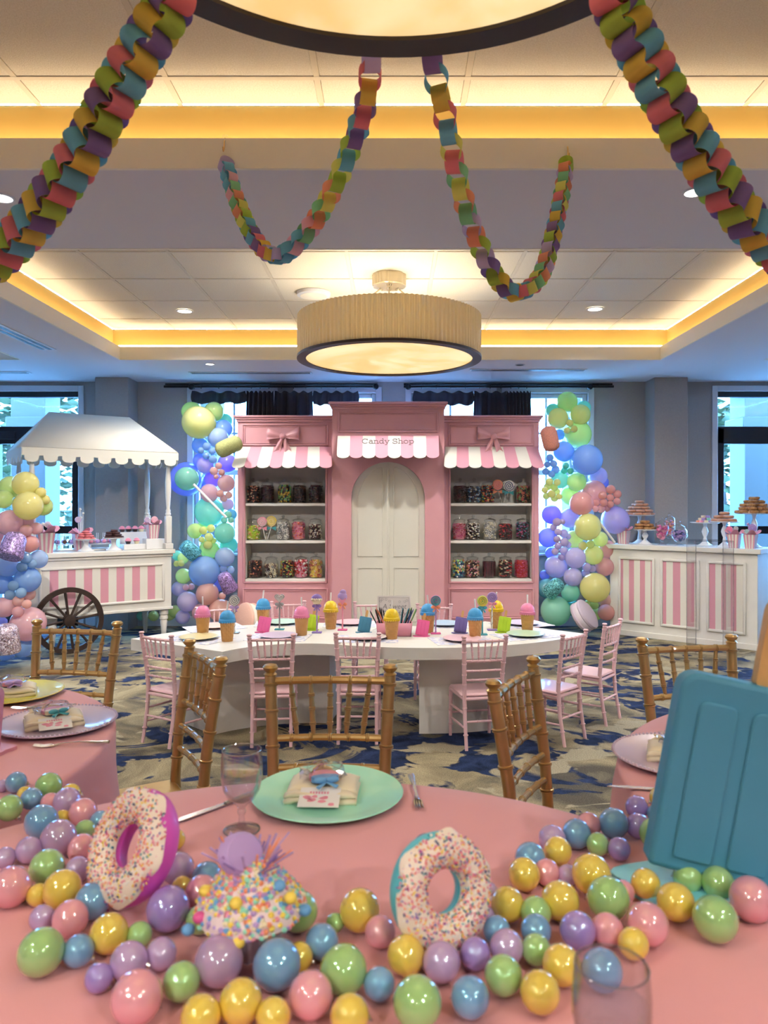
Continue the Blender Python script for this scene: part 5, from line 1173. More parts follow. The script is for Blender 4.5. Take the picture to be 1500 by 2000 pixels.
# paper plates and place mats
M.print_ = mat('colouring_print', (240, 236, 238), .8, noise=(26, .06, (196, 200, 226)))
pl = [(.06, 0), (.075, .002), (.10, .010), (.118, .014)]
def sc_pl(a, r, z): return r * (1 + .025 * abs(sin(a * 6)) if z > .008 else 1)
for px, py, c_, rot, lab in ((419, 1226, 'orange', .5, 'peach paper plate behind the pink tumbler at left'), (388, 1248, 'yellow', -.5, 'yellow paper plate at the left end'), (552, 1218, 'mint', .1, 'mint paper plate behind the heart lollipop'), (544, 1245, 'lilac', -.1, 'lilac paper plate behind the second pink chair'),
                        (686, 1219, 'pink', 0, 'pink paper plate behind the blue popsicle'), (718, 1248, 'white', 0, 'white paper plate in front of the pencil box'), (868, 1221, 'blue', 0, 'pale blue paper plate behind the purple popsicle'), (903, 1251, 'pink', .2, 'pink paper plate in front of the blue tumbler'), (1026, 1242, 'green', .4, 'pale green paper plate at the right end'), (1019, 1220, 'lilac', .4, 'lilac paper plate at the right back')):
    p = onto(px, py, TH); k = c_
    mat_o = MB().box(-.19, .19, -.13, .13, 0, .0015).build('place_mat', M.print_); mat_o.location = p + Vector((0, 0, .0005)); mat_o.rotation_euler = (0, 0, rot); tag(mat_o, 'white printed place mat under the ' + lab, 'place mat', 'printed place mats')
    cc = 'plate_' + c_
    if cc not in PAL: PAL[cc] = tuple(int(v * .45 + 250 * .55) for v in PAL[c_])
    o = MB().lathe([(.0005, .004)] + [(r, z + .002) for r, z in pl][0:] + [(.112, .018), (.075, .006), (.0005, .007)], 48, caps=False, rf=sc_pl).build('paper_plate', cm(cc, .3)); o.location = p + Vector((0, 0, .0022)); tag(o, lab, 'plate', 'paper plates on the white table')
# pencil box, pencils and colouring card
p0 = onto(770, 1243, TH) + Vector((0, .05, 0)); t = thing('pencil_box', 'pink plastic box of pencils in the table centre', 'box', p0)
bw, bd, bh = .115, .06, .085
m_ = mat('pink_plastic', (246, 170, 190), .4)
for s_ in (-1, 1):
    MB().add([(s_ * bw * .93, -bd, 0), (s_ * bw * .93, bd, 0), (s_ * bw, bd, bh), (s_ * bw, -bd, bh)], [(0, 1, 2, 3)]).build('end_wall', m_, t).modifiers.new('t', 'SOLIDIFY').thickness = .004
    MB().add([(-bw * .93, s_ * bd, 0), (bw * .93, s_ * bd, 0), (bw, s_ * bd, bh), (-bw, s_ * bd, bh)], [(0, 1, 2, 3)]).build('long_wall', m_, t).modifiers.new('t', 'SOLIDIFY').thickness = .004
MB().box(-bw * .93, bw * .93, -bd, bd, 0, .004).build('bottom', m_, t); MB().box(-.003, .003, -bd, bd, .004, bh).build('divider', m_, t)
pen = {c_: MB().tube([(0, 0, 0), (0, 0, .155)], .0042, 6).lathe([(.0042, .155), (.0008, .172)], 6).mesh('pencil', cm(c_)) for c_ in ('black', 'dark', 'orange', 'teal', 'green', 'navy')}
rr = random.Random(5)
for s_, cols in ((-1, ('black', 'dark', 'orange', 'black', 'red')), (1, ('black', 'teal', 'green', 'navy', 'black'))):
    for k in range(11):
        c_ = cols[k % 5] if cols[k % 5] in pen else 'dark'
        o = tag(link('pencil', pen[c_]), '%s pencil fanned out at the %s side of the pink box' % ({'dark': 'brown'}.get(c_, c_), 'left' if s_ < 0 else 'right'), 'pencil', 'pencils in the pink box')
        o.location = p0 + Vector((s_ * (.03 + .055 * rr.random()), rr.uniform(-.035, .035), .006)); o.rotation_euler = (rr.uniform(-.12, .12), s_ * (.12 + .035 * k), rr.uniform(0, 1) * 0)
t = thing('colouring_card', 'white coloring card standing behind the yellow tumbler', 'card', p0 + Vector((0, .09, .0)), 0)
cw_, chh = .11, .24
cmx = T(0, 0, 0) @ RX(R(-8)); MB().prism(rrect(cw_, chh, .008, 4), 0, .004, cmx @ XZ).build('card', M.paper, t)
fr = MB(); fr.tube([(-cw_ + .012, -.001, .012), (cw_ - .012, -.001, .012), (cw_ - .012, -.001, chh - .012), (-cw_ + .012, -.001, chh - .012)], .0012, 4, cmx, closed=True)
rr = random.Random(9)
for k in range(26):
    x, z = rr.uniform(-.09, .09), rr.choice((rr.uniform(.03, .09), rr.uniform(.20, .22), rr.uniform(.03, .21)))
    if abs(x) < .075 and z > .10 and z < .20: continue
    fr.tube([(x + .007 * cos(u), -.001, z + .007 * sin(u)) for u in [i * pi / 3 for i in range(6)]], .0009, 3, cmx, closed=True)
fr.build('printed_border', cm('grey'), t)
def text(txt, size, M_, parent, m, name='printed_words'):
    cu = bpy.data.curves.new('txt', 'FONT'); cu.body = txt; cu.size = size; cu.align_x = 'CENTER'; cu.extrude = .0004; cu.shear = .2; cu.resolution_u = 3
    o = bpy.data.objects.new('txt', cu); me = bpy.data.meshes.new_from_object(o); bpy.data.objects.remove(o); me.materials.append(m); return link(name, me, parent, M_)
text('A Sweet', .046, cmx @ T(0, -.002, .155) @ RX(pi / 2), t, cm('grey')); text('Birthday', .046, cmx @ T(0, -.002, .11) @ RX(pi / 2), t, cm('grey'))
# ================================================================== ROUND TABLES UNDER PINK CLOTHS
TT = .76
def cloth(cx_, cy_, R_, seed, lab):
    rr = random.Random(seed); ph = [rr.uniform(0, 6.3) for _ in range(4)]
    N, mb = 180, MB()
    prof = [(0.001, TT), (R_ * .5, TT), (R_ * .9, TT), (R_ - .012, TT), (R_ - .003, TT - .003), (R_ + .002, TT - .012), (R_ + .006, TT - .05), (R_ + .012, TT - .15), (R_ + .02, TT - .3), (R_ + .03, TT - .5), (R_ + .035, .012)]
    def rf(a, r, z):
        if z > TT - .02: return r
        q = (TT - z) / TT; f = sin(a * 13 + ph[0]) * .6 + sin(a * 19 + ph[1]) * .35 + sin(a * 7 + ph[2]) * .3
        return r + (.05 * q ** .6) * f - .02 * q
    mb.lathe(prof, N, None, 0, rf, caps=False)
    o = mb.build('tablecloth', M.cloth, ang=60); o.location = (cx_, cy_, 0); return tag(o, lab, 'tablecloth', 'pink tablecloths on the round tables')
cloth(-.16, .86, .87, 1, 'pink tablecloth on the front table with the baubles'); cloth(-1.60, 1.88, .84, 2, 'pink tablecloth on the left table with yellow plate'); cloth(1.36, 1.63, .83, 3, 'pink tablecloth on the right table behind blue popsicle')
# ------------------------------------------------------------------ place settings
def charger(p, rgb, lab, beads=False):
    t = thing('charger_plate', lab, 'charger plate', p)
    mm = mat('charger_' + lab[:6], rgb, .25, coat=.5)
    MB().lathe([(.10, .001), (.105, .0), (.135, .008), (.163, .013), (.165, .015), (.163, .0165), (.135, .0125), (.108, .006), (.0005, .0055)], 64).build('plate', mm, t)
    if beads:
        b_ = MB()
        for k in range(90): a = 2 * pi * k / 90; b_.ball((.161 * cos(a), .161 * sin(a), .017), .0036, 6, 4)
        b_.build('beaded_rim', mm, t)
    return t
def fork(p, rz, lab, flip=False):
    t = thing('fork', lab, 'fork', p + Vector((0, 0, .001)), rz)
    mb = MB(); L_ = .19
    pts = [(0, -.095, .006), (0, -.06, .007), (0, -.02, .010), (0, .02, .008), (0, .045, .003), (0, .052, .003)]
    mb.tube([(x, y, z / .45) for x, y, z in pts], [.0085, .007, .0035, .003, .006, .010], 10, S(1, 1, .45)); mb.build('handle', M.silver, t)
    for k in range(4):
        x = (k - 1.5) * .0055; MB().tube([(x * .9, .05, .004), (x, .072, .0025), (x, .096, .006)], [.0024, .002, .0012], 6).build('tine', M.silver, t)
    return t
def knife(p, rz, lab):
    t = thing('knife', lab, 'knife', p + Vector((0, 0, .001)), rz)
    MB().tube([(0, -.115, .014), (0, -.07, .014), (0, -.02, .012)], [.0075, .0085, .006], 10, S(1, 1, .45)).build('handle', M.silver, t)
    MB().prism([(-.006, -.022), (.006, -.022), (.0085, .03), (.009, .08), (.004, .108), (-.002, .115), (-.006, .08)], .003, .0046).build('blade', M.silver, t)
M.cello = thin_glass('cellophane', (250, 250, 255), 1.6, .06)
M.cookie = mat('iced_cookie', (226, 190, 150), .6)
def napkin(p, rz, lab, cookie_cols, bow_c, tag_card=True, s=1.0):
    t = thing('folded_napkin', lab, 'napkin', p, rz)
    def pad(x0, x1, y0, y1, z0, z1, nm, amp=.004):
        def fn(u, v):
            return (x0 + (x1 - x0) * u, y0 + (y1 - y0) * v, z0 + (z1 - z0) * min(1, 6 * min(u, 1 - u, v, 1 - v) + .25) + amp * sin(u * 7 + v * 3))
        mb = MB().sheet(fn, 14, 10); o = mb.build(nm, M.napkin, t, ang=60); md = o.modifiers.new('t', 'SOLIDIFY'); md.thickness = z1 - z0; md.offset = -1; return o
    pad(-.078, .078, -.062, .062, .004, .014, 'napkin_base'); pad(-.075, .076, -.036, .066, .014, .026, 'napkin_fold', .003); pad(-.078, .076, -.058, -.030, .012, .022, 'napkin_roll', .002)
    MB().tube([(-.075, .055, .014), (-.045, .068, .026), (-.062, .082, .03)], [.004, .012, .002], 8, S(1, 1, .9)).build('napkin_corner', M.napkin, t)
    c = thing('wrapped_cookie', 'cellophane-wrapped iced cookie on the ' + lab, 'cookie', p + RZ(rz) @ Vector((.0, .012, .030)), rz + .25); 
    MB().prism([(-.026, 0), (.026, 0), (.02, .03), (.004, .055), (-.004, .055), (-.02, .03)], 0, .009, T(0, .012, 0)).build('cone', M.tan, c)
    MB().prism([(.032 * cos(R(i * 18)) * (1 + .06 * sin(i * 3)), .026 * sin(R(i * 18))) for i in range(20)], 0, .010, T(0, 0, 0)).build('iced_scoop', cm(cookie_cols[0]), c)
    MB().prism([(.030 * cos(R(i * 18)), .012 * sin(R(i * 18))) for i in range(20)], .0, .012, T(0, -.018, 0)).build('iced_band', cm(cookie_cols[1]), c)
    rr = random.Random(lab)
    def fn(u, v):
        a = u * 2 * pi; b_ = (v - .5) * pi; k = 1 + .16 * sin(a * 5 + v * 9) * cos(b_) + .1 * sin(a * 9 + 2)
        return (.05 * cos(b_) * cos(a) * k, .052 * cos(b_) * sin(a) * k + .012, .012 + .016 * sin(b_) * k)
    MB().sheet(fn, 20, 8, wrap=True).build('cellophane', M.cello, c, ang=15)
    b_ = MB(); 
    for s2 in (-1, 1): b_.ball((s2 * .014, -.042, .012), .014, 9, 6, None, 0, (1, .6, .5)); b_.tube([(0, -.042, .012), (s2 * .02, -.062, .006)], [.003, .006], 6, S(1, 1, .6))
    b_.build('ribbon_bow', cm(bow_c), c)
    if tag_card:
        cp = p + RZ(rz) @ Vector((.0, -.062, .017)); card = thing('name_card', 'small printed card tucked in the ' + lab, 'card', cp, rz)
        mm = RX(R(18)); MB().box(-.043, .043, -.03, .03, 0, .0008, mm).build('card', M.paper, card)
        pr = MB(); rr = random.Random(4)
        for k in range(9): pr.prism([(x_ * rr.uniform(.6, 1.3), y_) for x_, y_ in [(.008 * cos(R(i * 40)), .0045 * sin(R(i * 40))) for i in range(9)]], .0008, .0011, mm @ T(rr.uniform(-.033, .033), rr.uniform(-.024, .002), 0))
        for k in range(7): pr.box(-.022 + k * .006, -.018 + k * .006, .010, .017, .0008, .0011, mm)
        pr.build('printed_marks', cm('pink'), card)
    return t
M.rimg = thin_glass('glass_edge', (250, 252, 255), 1.0, .35)
def goblet(p, lab):
    t = thing('water_goblet', lab, 'glass', p)
    out = [(.0005, 0), (.035, .0), (.036, .002), (.030, .005), (.010, .011), (.006, .018), (.0055, .030), (.009, .037), (.007, .044), (.012, .052), (.026, .064), (.036, .082), (.0405, .105), (.0405, .13), (.038, .158)]
    inn = [(.0368, .1585), (.039, .13), (.039, .105), (.0345, .083), (.024, .066), (.010, .056), (.0005, .054)]
    MB().lathe(out + inn, 40, caps=False).build('glass_body', M.goblet, t)
    MB().tube([(.0375 * cos(u), .0375 * sin(u), .1585) for u in [i * pi / 20 for i in range(40)]], .0011, 6, closed=True).build('rim', M.rimg, t)
    MB().tube([(.0345 * cos(u), .0345 * sin(u), .0022) for u in [i * pi / 20 for i in range(40)]], .0013, 6, closed=True).build('foot_edge', M.rimg, t)
    MB().lathe([(.0005, .0545), (.0100, .0565), (.0238, .0665), (.0343, .0835), (.0388, .105), (.0388, .118), (.0005, .118)], 32, caps=False).build('water', M.water, t)
def on_t(px, py): return onto(px, py, TT)
up = lambda p, h: p + Vector((0, 0, h))
p = on_t(640, 1558); charger(p, (168, 240, 214), 'mint round charger plate at the centre of front table'); napkin(up(p + Vector((-.01, .005, 0)), .006), R(-2), 'folded cream napkin on the mint plate', ('pink', 'blue'), 'blue')
goblet(on_t(472, 1622), 'stemmed glass of water left of the mint plate'); goblet(Vector((.228, .775, TT)), 'stemmed water glass at the lower right picture edge')
knife(on_t(424, 1580), R(-42) + pi, 'butter knife beside the stemmed water glass'); fork(on_t(811, 1550), R(4) + pi, 'fork right of the mint plate')
p = on_t(21, 1359); charger(p, (232, 224, 96), 'yellow charger plate on the left table'); napkin(up(p, .006), R(24), 'folded cream napkin on the yellow plate', ('lilac', 'pink'), 'lilac', False)
p = on_t(112, 1417); charger(p, (214, 196, 220), 'lilac beaded charger plate on the left table', True); napkin(up(p + Vector((-.01, 0, 0)), .006), R(28), 'folded cream napkin on the lilac plate', ('pink', 'cream'), 'teal')
fork(on_t(86, 1383), R(98), 'fork between the yellow and lilac plates'); fork(on_t(140, 1457), R(98), 'fork in front of the lilac plate'); knife(on_t(130, 1384), R(-78), 'knife behind the lilac plate')
p = on_t(1328, 1484); charger(p, (214, 190, 206), 'lilac charger plate on the right table', True); napkin(up(p, .006), R(-20), 'folded cream napkin on the right lilac plate', ('cream', 'yellow'), 'yellow', False)
knife(on_t(1290, 1546), R(80), 'knife in front of right lilac plate'); fork(on_t(1330, 1441), R(-85), 'fork behind the right lilac plate')
# ------------------------------------------------------------------ big popsicles
BIGB = mat('popsicle_foam_blue', (74, 144, 174), .55, bump=(90, .15, .002)); BASEB = mat('popsicle_base_blue', (120, 205, 224), .4, coat=.2)
pb = onto(1415, 1738, TT)
popsicle(.15, .325, .055, BIGB, BASEB, pb + Vector((.02, 0, .0)), R(-7), R(11), R(-3), 'giant blue popsicle prop standing on the front table', None, 3)
popsicle(.12, .16, .045, mat('popsicle_foam_rose', (216, 140, 160), .5), mat('popsicle_base_rose', (226, 160, 176), .5), Vector((-1.14, 1.90, TT)), R(10), R(3), R(-4), 'pink popsicle prop at the left picture edge', None, 3)
# ------------------------------------------------------------------ baubles
BB = """5,1535,12,lilac 31,1528,20,blue 18,1578,25,green 95,1535,25,green 62,1560,21,blue 48,1550,14,yellow 138,1550,19,yellow 131,1565,26,lilac 98,1567,18,pink 158,1587,27,pink 81,1605,32,blue 125,1599,17,yellow
112,1637,34,mauve 166,1622,20,green 194,1602,18,blue 160,1657,27,pink 57,1660,25,lilac 12,1675,20,lilac 92,1693,33,green 152,1698,24,lilac 22,1732,38,pink 74,1748,21,yellow 120,1736,36,yellow 178,1762,34,blue 82,1793,24,lilac 140,1792,34,pink
87,1858,44,green 155,1855,30,blue 209,1826,37,yellow 268,1827,25,green 253,1877,36,lilac 193,1910,27,purple 313,1864,30,lilac 267,1948,49,pink 355,1917,36,green 342,1640,20,yellow 348,1697,31,lilac 403,1717,30,blue 355,1732,20,yellow 395,1740,32,pink 328,1775,42,purple 390,1797,27,green 427,1877,47,mauve 392,1985,39,yellow 470,1957,42,yellow
583,1780,38,green 697,1778,40,yellow 628,1840,33,blue 660,1802,18,green 742,1820,30,pink 541,1884,47,blue 585,1869,27,yellow 671,1894,46,green 607,1943,43,pink 534,1985,34,yellow 683,1983,38,yellow 741,1922,31,blue 793,1866,37,yellow 815,1958,48,green 862,1879,37,lilac
833,1657,28,lilac 928,1863,30,purple 918,1948,38,blue 983,1905,37,green 1055,1938,39,yellow 1047,1855,29,green 990,1850,33,lilac 970,1817,27,blue 1047,1817,30,blue 1000,1770,33,yellow 1040,1777,30,green 1087,1762,37,yellow 1027,1707,31,yellow 1037,1677,30,blue 1077,1704,25,pink 1088,1659,27,yellow 1080,1642,27,lilac 1130,1630,28,blue 1165,1648,22,green 1160,1612,24,pink 1147,1705,38,yellow 1188,1755,41,green 1103,1712,20,lilac 1131,1817,35,purple 1183,1816,31,pink 1097,1885,38,yellow 1176,1895,40,blue 955,1742,18,lilac 955,1787,17,lilac
1200,1608,29,blue 1235,1614,24,purple 1246,1577,22,purple 1208,1658,22,purple 1278,1628,30,green 1278,1589,17,blue 1290,1558,21,yellow 1261,1726,28,yellow 1320,1762,36,yellow 1347,1715,28,green 1398,1723,31,green 1427,1679,27,yellow 1472,1692,30,lilac 1494,1667,22,green 1468,1756,42,pink 1397,1795,43,green 1265,1805,40,pink 1237,1843,30,yellow 1388,1692,18,pink 1217,1742,22,pink"""
BC = {'pink': (240, 158, 170), 'blue': (110, 160, 205), 'yellow': (240, 204, 70), 'green': (158, 202, 118), 'lilac': (190, 156, 204), 'purple': (160, 130, 205), 'mauve': (182, 146, 186)}
def pearl(k, rgb):
    return mat('pearl_' + k, rgb, .10, metal=.12, coat=1.0, film=380, spec=.6, noise=(1.3, .3, tuple(min(255, int(v * .82 + 40)) for v in rgb)), coat_r=.03)
ball_me = {k: MB().ball((0, 0, 0), 1, 28, 18).mesh('bauble', pearl(k, v)) for k, v in BC.items()}
cap_me = MB().lathe([(.26, .955), (.26, 1.10), (.22, 1.13), (.0005, 1.13)], 16, caps=False).tube([(.12 * cos(u), 0, 1.22 + .12 * sin(u)) for u in [i * pi / 5 for i in range(10)]], .025, 5, closed=True).mesh('metal_cap', M.silver)
bs = []
for tok in BB.split():
    x, y, r, c_ = tok.split(','); x, y, r = float(x), float(y), float(r)
    z = F * (EYE - TT) / (y - HY + r); p = deep(x, y, z); bs.append([p, r * z / F, c_, x, y])
OBST = [(on_t(258, 1752) + Vector((0, 0, .08)), .075), (onto(862, 1842, TT) + Vector((0, 0, .08)), .07), (onto(492, 1838, TT) + Vector((0, 0, .05)), .05)]
home = [b_[0].copy() for b_ in bs]
for it in range(90):
    for i in range(len(bs)):
        for j in range(i):
            d = bs[i][0] - bs[j][0]; L_ = d.length; m = (bs[i][1] + bs[j][1]) * .93
            if L_ < m:
                if L_ < 1e-5: d = Vector((.001, 0, 0)); L_ = .001
                d = d * ((m - L_) / L_ * .45); bs[i][0] += d; bs[j][0] -= d
        for o_, q in OBST:
            d = bs[i][0] - o_; d.z = 0; L_ = d.length
            if it < 60 and L_ < q * .55: bs[i][0] += d * ((q * .55 - L_) / max(L_, 1e-4) * .3)
    for b_, h in zip(bs, home):
        b_[0] += (h - b_[0]) * .06
        b_[0].z = max(b_[0].z, TT + b_[1])
        if it > 60 and b_[0].z > TT + b_[1]: b_[0].z -= .0008; b_[0].z = max(b_[0].z, TT + b_[1])
tot = {}; cnt = {}
def zone(b_): return 'left table' if (b_[0].x + .16) ** 2 + (b_[0].y - .86) ** 2 > .87 ** 2 and b_[0].x < -.3 else ('right table' if (b_[0].x + .16) ** 2 + (b_[0].y - .86) ** 2 > .87 ** 2 else 'front table')
def half_(b_): return zone(b_) if zone(b_) != 'front table' else ('left half of the front table' if b_[0].x / b_[0].y < -.08 else 'right half of the front table')
bs.sort(key=lambda b_: b_[0].x / b_[0].y)
for b_ in bs: tot[b_[2], half_(b_)] = tot.get((b_[2], half_(b_)), 0) + 1
rr = random.Random(11)
for p, r, c_, x, y in bs:
    k = (c_, half_([p, r])); i = cnt.get(k, 0); cnt[k] = i + 1
    lab = ('the one %s pearly bauble on the %s' % k) if tot[k] == 1 else ORD[i] + ' %s pearly bauble from the left on the %s' % k
    o = tag(link('bauble', ball_me[c_]), lab, 'bauble', 'pearly baubles on the pink tables'); o.location = p; o.scale = (r, r, r * rr.uniform(1, 1.08))
    q = Vector((rr.uniform(-1, 1), rr.uniform(.0, 1), rr.uniform(-1, -.1))); o.rotation_euler = q.to_track_quat('Z', 'Y').to_euler(); o.scale = (r, r, r)
    link('metal_cap', cap_me, o)
# ------------------------------------------------------------------ donuts
SPR = [cm('white'), cm('orange'), cm('pink'), cm('navy'), cm('yellow'), cm('magenta'), cm('teal'), cm('purple')]
def big_donut(c, nrm, rollv, rad, tube_r, base_rgb, lab, seed):
    t = thing('donut_prop', lab, 'donut prop', c); m_ = frame((0, 0, 0), nrm, rollv)
    ring = lambda a0, a1, k, q=1.0: [((rad - tube_r) + tube_r * k * cos(R(a0 + (a1 - a0) * i / 14)), tube_r * 1.12 * k * sin(R(a0 + (a1 - a0) * i / 14)) * q) for i in range(15)]
    MB().lathe(ring(-180, 180, 1.0), 44, m_, caps=False).build('dough', mat('donut_base_' + lab[:10], base_rgb, .5, coat=.2), t)
    wav = lambda a, r, z: r + ((.004 * sin(a * 6) + .002 * sin(a * 11)) if z < tube_r * .75 and r > rad - tube_r else 0)
    ic = MB().lathe(ring(20, 164, 1.07), 60, m_, 0, wav, caps=False).build('icing', mat('donut_icing_' + lab[:10], (242, 226, 208), .45), t)
    rr = random.Random(seed); mb = MB()
    for k in range(1300):
        a = rr.uniform(0, 2 * pi); b_ = R(rr.uniform(24, 160)); q = tube_r * 1.08
        p = Vector(((rad - tube_r + q * cos(b_)) * cos(a), (rad - tube_r + q * cos(b_)) * sin(a), q * 1.12 * sin(b_)))
        mb.box(-.0019, .0019, -.0009, .0009, -.0009, .0009, m_ @ T(*p) @ RZ(rr.uniform(0, 6)) @ RX(rr.uniform(-.5, .5)), rr.choice((0, 0, 0, 1, 1, 1, 2, 2, 2, 4, 4, 3, 5, 6, 7)))
    o = mb.build('sprinkles', SPR, ic); o['kind'] = 'stuff'
    return t
r1 = .088; pd = on_t(262, 1765); big_donut(Vector((pd.x, pd.y, TT + r1 + .004)), (-.56, -.66, .46), (.25, 0, 1), r1, .027, (226, 90, 196), 'giant pink donut prop with white sprinkled icing', 3)
r2 = .079; pd = onto(860, 1850, TT); big_donut(Vector((pd.x, pd.y, TT + r2 + .004)), (.46, -.82, .26), (0, 0, 1), r2, .0245, (96, 196, 208), 'giant turquoise donut prop with white sprinkled icing', 4)
# ------------------------------------------------------------------ sprinkle cupcake
pc = onto(490, 1852, TT); t = thing('cupcake_prop', 'cupcake prop covered in pastel sprinkles and pom-poms', 'cupcake prop', pc); t.scale = (1.25, 1.25, 1.05)
MB().lathe([(.03, 0), (.044, .05)], 60, rf=lambda a, r, z: r * (1 + .035 * sin(a * 20))).build('wrapper', mat('lilac_wrapper', (196, 176, 190), .6), t)
fp = [(.05, .046), (.062, .054), (.060, .068), (.050, .080), (.046, .084), (.038, .098), (.028, .106), (.018, .118), (.0005, .124)]
fro = MB().lathe(fp, 30, caps=False).build('frosting', mat('pale_frosting', (236, 214, 214), .6), t)
rr = random.Random(2); mb = MB(); SP2 = [cm(k) for k in ('pink', 'yellow', 'orange', 'blue', 'cream', 'mint', 'lilac')]
for k in range(1150):
    u = rr.random() ** .8 * (len(fp) - 1.01); i = int(u); f_ = u - i; r = fp[i][0] * (1 - f_) + fp[i + 1][0] * f_; z = fp[i][1] * (1 - f_) + fp[i + 1][1] * f_; a = rr.uniform(0, 6.283)
    mb.ball((r * cos(a), r * sin(a), z), rr.uniform(.0022, .004), 6, 4, mi=rr.randrange(7))
o = mb.build('sprinkles', SP2, fro); o['kind'] = 'stuff'
for k, (dx, dy, dz, c_) in enumerate(((-.05, -.036, .066, 'magenta'), (-.008, -.044, .090, 'yellow'), (-.002, -.060, .050, 'yellow'), (.036, -.02, .098, 'blue'), (.064, -.015, .062, 'blue'), (-.064, -.03, .046, 'blue'), (-.05, -.01, .085, 'yellow'), (.05, -.03, .088, 'yellow'))):
    MB().ball((dx, dy, dz), .0075, 12, 8).build('pom_pom', cm(c_), t)
MB().lathe([(.0005, -.012), (.022, -.011), (.027, -.004), (.024, 0), (.027, .004), (.022, .011), (.0005, .012)], 22, frame((-.012, 0, .130), (.55, -.55, .45)), caps=False).build('topper', cm('lilac'), t)
rr = random.Random(8); mb = MB()
for k in range(46):
    a, e = rr.uniform(0, 6.3), rr.uniform(.5, 1.4); l = rr.uniform(.03, .055); b_ = Vector((.012 * cos(a), .012 * sin(a), .105)); d = Vector((cos(a) * cos(e), sin(a) * cos(e), sin(e)))
    mb.tube([b_, b_ + d * l], [.0009, .0014], 4, mi=k % 3)
o = mb.build('tinsel', [cm('purple'), cm('lilac'), cm('orange')], t); o['kind'] = 'stuff'

# ================================================================== PAPER CHAINS
PC = {'rose': (238, 132, 140), 'green': (178, 206, 84), 'violet': (140, 112, 168), 'yellow': (240, 204, 90), 'blue': (120, 190, 214), 'mint': (140, 206, 150), 'peach': (244, 158, 120), 'lilac': (206, 186, 222), 'pink': (246, 190, 206), 'lemon': (236, 232, 120)}
def paper(k, rgb): return balloon_mat('paper_' + k, rgb, .35, .75)
def band_mesh(m, a=.034, b_=.030, w_=.021):
    n = 22; vs = []; fs = []
    for k in range(n):
        u = 2 * pi * k / n; vs += [(a * cos(u), b_ * sin(u), -w_), (a * cos(u), b_ * sin(u), w_)]
    for k in range(n): q = (k + 1) % n; fs.append((2 * k, 2 * q, 2 * q + 1, 2 * k + 1))
    mb = MB(); mb.add(vs, fs); return mb.mesh('paper_link', m, ang=80)
PM_ = {k: paper(k, v) for k, v in PC.items()}
link_me = {k: band_mesh(m_) for k, m_ in PM_.items()}; link_sq = {k: band_mesh(m_, .028, .042, .031) for k, m_ in PM_.items()}
for m_ in link_me.values(): m_.materials[0].node_tree.nodes['Principled BSDF'].inputs['Coat Weight'].default_value = 0
def spline(P_, n=16):
    out = []
    for i in range(len(P_) - 1):
        p0, p1, p2, p3 = P_[max(i - 1, 0)], P_[i], P_[i + 1], P_[min(i + 2, len(P_) - 1)]
        for k in range(n):
            t_ = k / n; out.append(.5 * ((2 * p1) + (p2 - p0) * t_ + (2 * p0 - 5 * p1 + 4 * p2 - p3) * t_ ** 2 + (3 * p1 - p0 - 3 * p2 + p3) * t_ ** 3))
    return out + [P_[-1]]
def chain(P_, pitch, cols, lab, meshes=None):
    path = spline([Vector(p) for p in P_]); cum = [0]
    for a, b_ in zip(path, path[1:]): cum.append(cum[-1] + (b_ - a).length)
    t = thing('paper_chain', lab, 'paper chain', path[-1], 0, 'pastel paper chains'); s_ = .01; i = 0; k = 0
    while s_ < cum[-1]:
        while cum[i + 1] < s_: i += 1
        f_ = (s_ - cum[i]) / max(1e-6, cum[i + 1] - cum[i]); p = path[i].lerp(path[i + 1], f_); d = (path[i + 1] - path[i]).normalized()
        hz = Vector((0, 0, 1)).cross(d); hz = hz.normalized() if hz.length > .05 else Vector((1, 0, 0)); vz = d.cross(hz)
        y_, z_ = (vz, -hz) if k % 2 == 0 else (hz, vz)
        m_ = Matrix((d, z_.cross(d), z_)).transposed().to_4x4(); m_.translation = p - path[-1]
        link('paper_link', (meshes or link_me)[cols[(k // 2 if k % 2 == 0 else k // 2 + 2) % len(cols)]], t, m_ @ RX(random.uniform(-.12, .12)))
        s_ += pitch(s_ / cum[-1]); k += 1
    return t
C5 = ['rose', 'green', 'violet', 'yellow', 'blue']; C8 = ['blue', 'lilac', 'yellow', 'rose', 'violet', 'blue', 'green', 'lemon', 'peach', 'mint', 'pink', 'blue']; C9 = ['green', 'violet', 'yellow', 'blue', 'rose', 'lemon', 'mint', 'peach', 'lilac']
d_ = deep
taut = lambda u: .050 if u < .42 else (.05 - .022 * min(1, (u - .42) / .2))
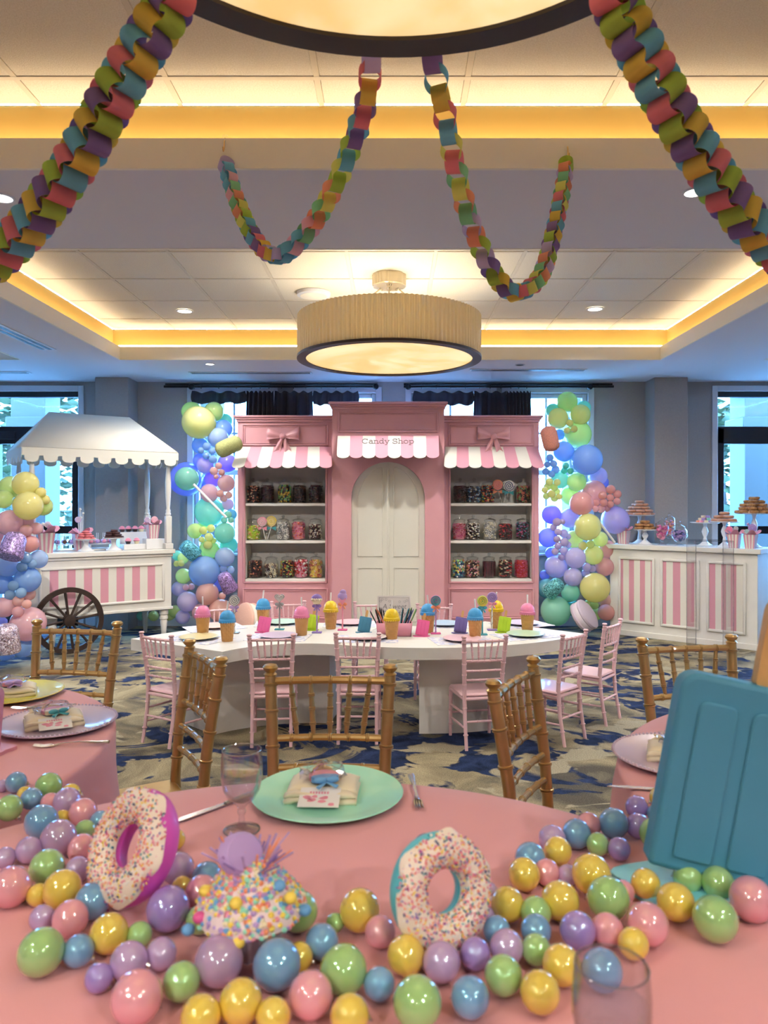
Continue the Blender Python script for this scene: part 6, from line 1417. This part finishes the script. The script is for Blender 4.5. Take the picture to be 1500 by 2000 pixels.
chain([d_(728, 30, 1.80), d_(725, 115, 1.90), d_(716, 195, 2.02), d_(690, 275, 2.2), d_(650, 370, 2.4), d_(600, 452, 2.6), d_(545, 500, 2.75), d_(500, 470, 2.88), d_(462, 390, 3.0), d_(440, 318, 3.09)], taut, C8, 'paper chain looping left from the near chandelier to soffit hook')
chain([d_(835, 30, 1.80), d_(845, 120, 1.90), d_(870, 230, 2.02), d_(895, 350, 2.2), d_(925, 450, 2.38), d_(965, 535, 2.55), d_(1008, 572, 2.7), d_(1055, 540, 2.82), d_(1080, 460, 2.92), d_(1098, 375, 3.02), d_(1106, 318, 3.09)], taut, C9, 'paper chain looping right from the near chandelier to soffit hook')
slack = lambda u: .0255
zc = (1.555, 1.58, 1.61, 1.65, 1.70, 1.76, 1.84, 1.94, 2.06)
pl_ = ((346, -22), (322, 25), (268, 110), (215, 200), (165, 290), (110, 370), (50, 448), (-30, 525), (-150, 580)); pr_ = ((1190, -22), (1214, 28), (1262, 120), (1316, 220), (1372, 310), (1430, 395), (1490, 465), (1570, 530), (1690, 580))
chain([d_(x, y, z) for (x, y), z in zip(pl_, zc)] + [Vector((-1.75, 2.25, 2.02)), Vector((-2.2, 2.4, 2.3)), Vector((-2.58, 2.6, 2.78))], slack, C5, 'outer left paper chain hanging across the upper left corner', link_sq)
chain([d_(x, y, z) for (x, y), z in zip(pr_, zc)] + [Vector((1.72, 2.25, 2.02)), Vector((2.15, 2.4, 2.3)), Vector((2.53, 2.6, 2.78))], slack, C5, 'outer right paper chain hanging across the upper right corner', link_sq)
for px, py, lab in ((440, 272, 'clear adhesive hook holding the left inner paper chain'), (1107, 284, 'clear adhesive hook holding the right inner paper chain')):
    t = thing('ceiling_hook', lab, 'hook', d_(px, py + 6, 3.128)); MB().bbox(-.012, .012, -.006, .0, -.012, .03, .004).build('plate', M.glass, t)
    MB().tube([(0, -.006, .015), (0, -.02, -.01), (0, -.024, -.04), (0, -.036, -.055), (0, -.045, -.04)], .003, 6).build('wire', M.gold, t)
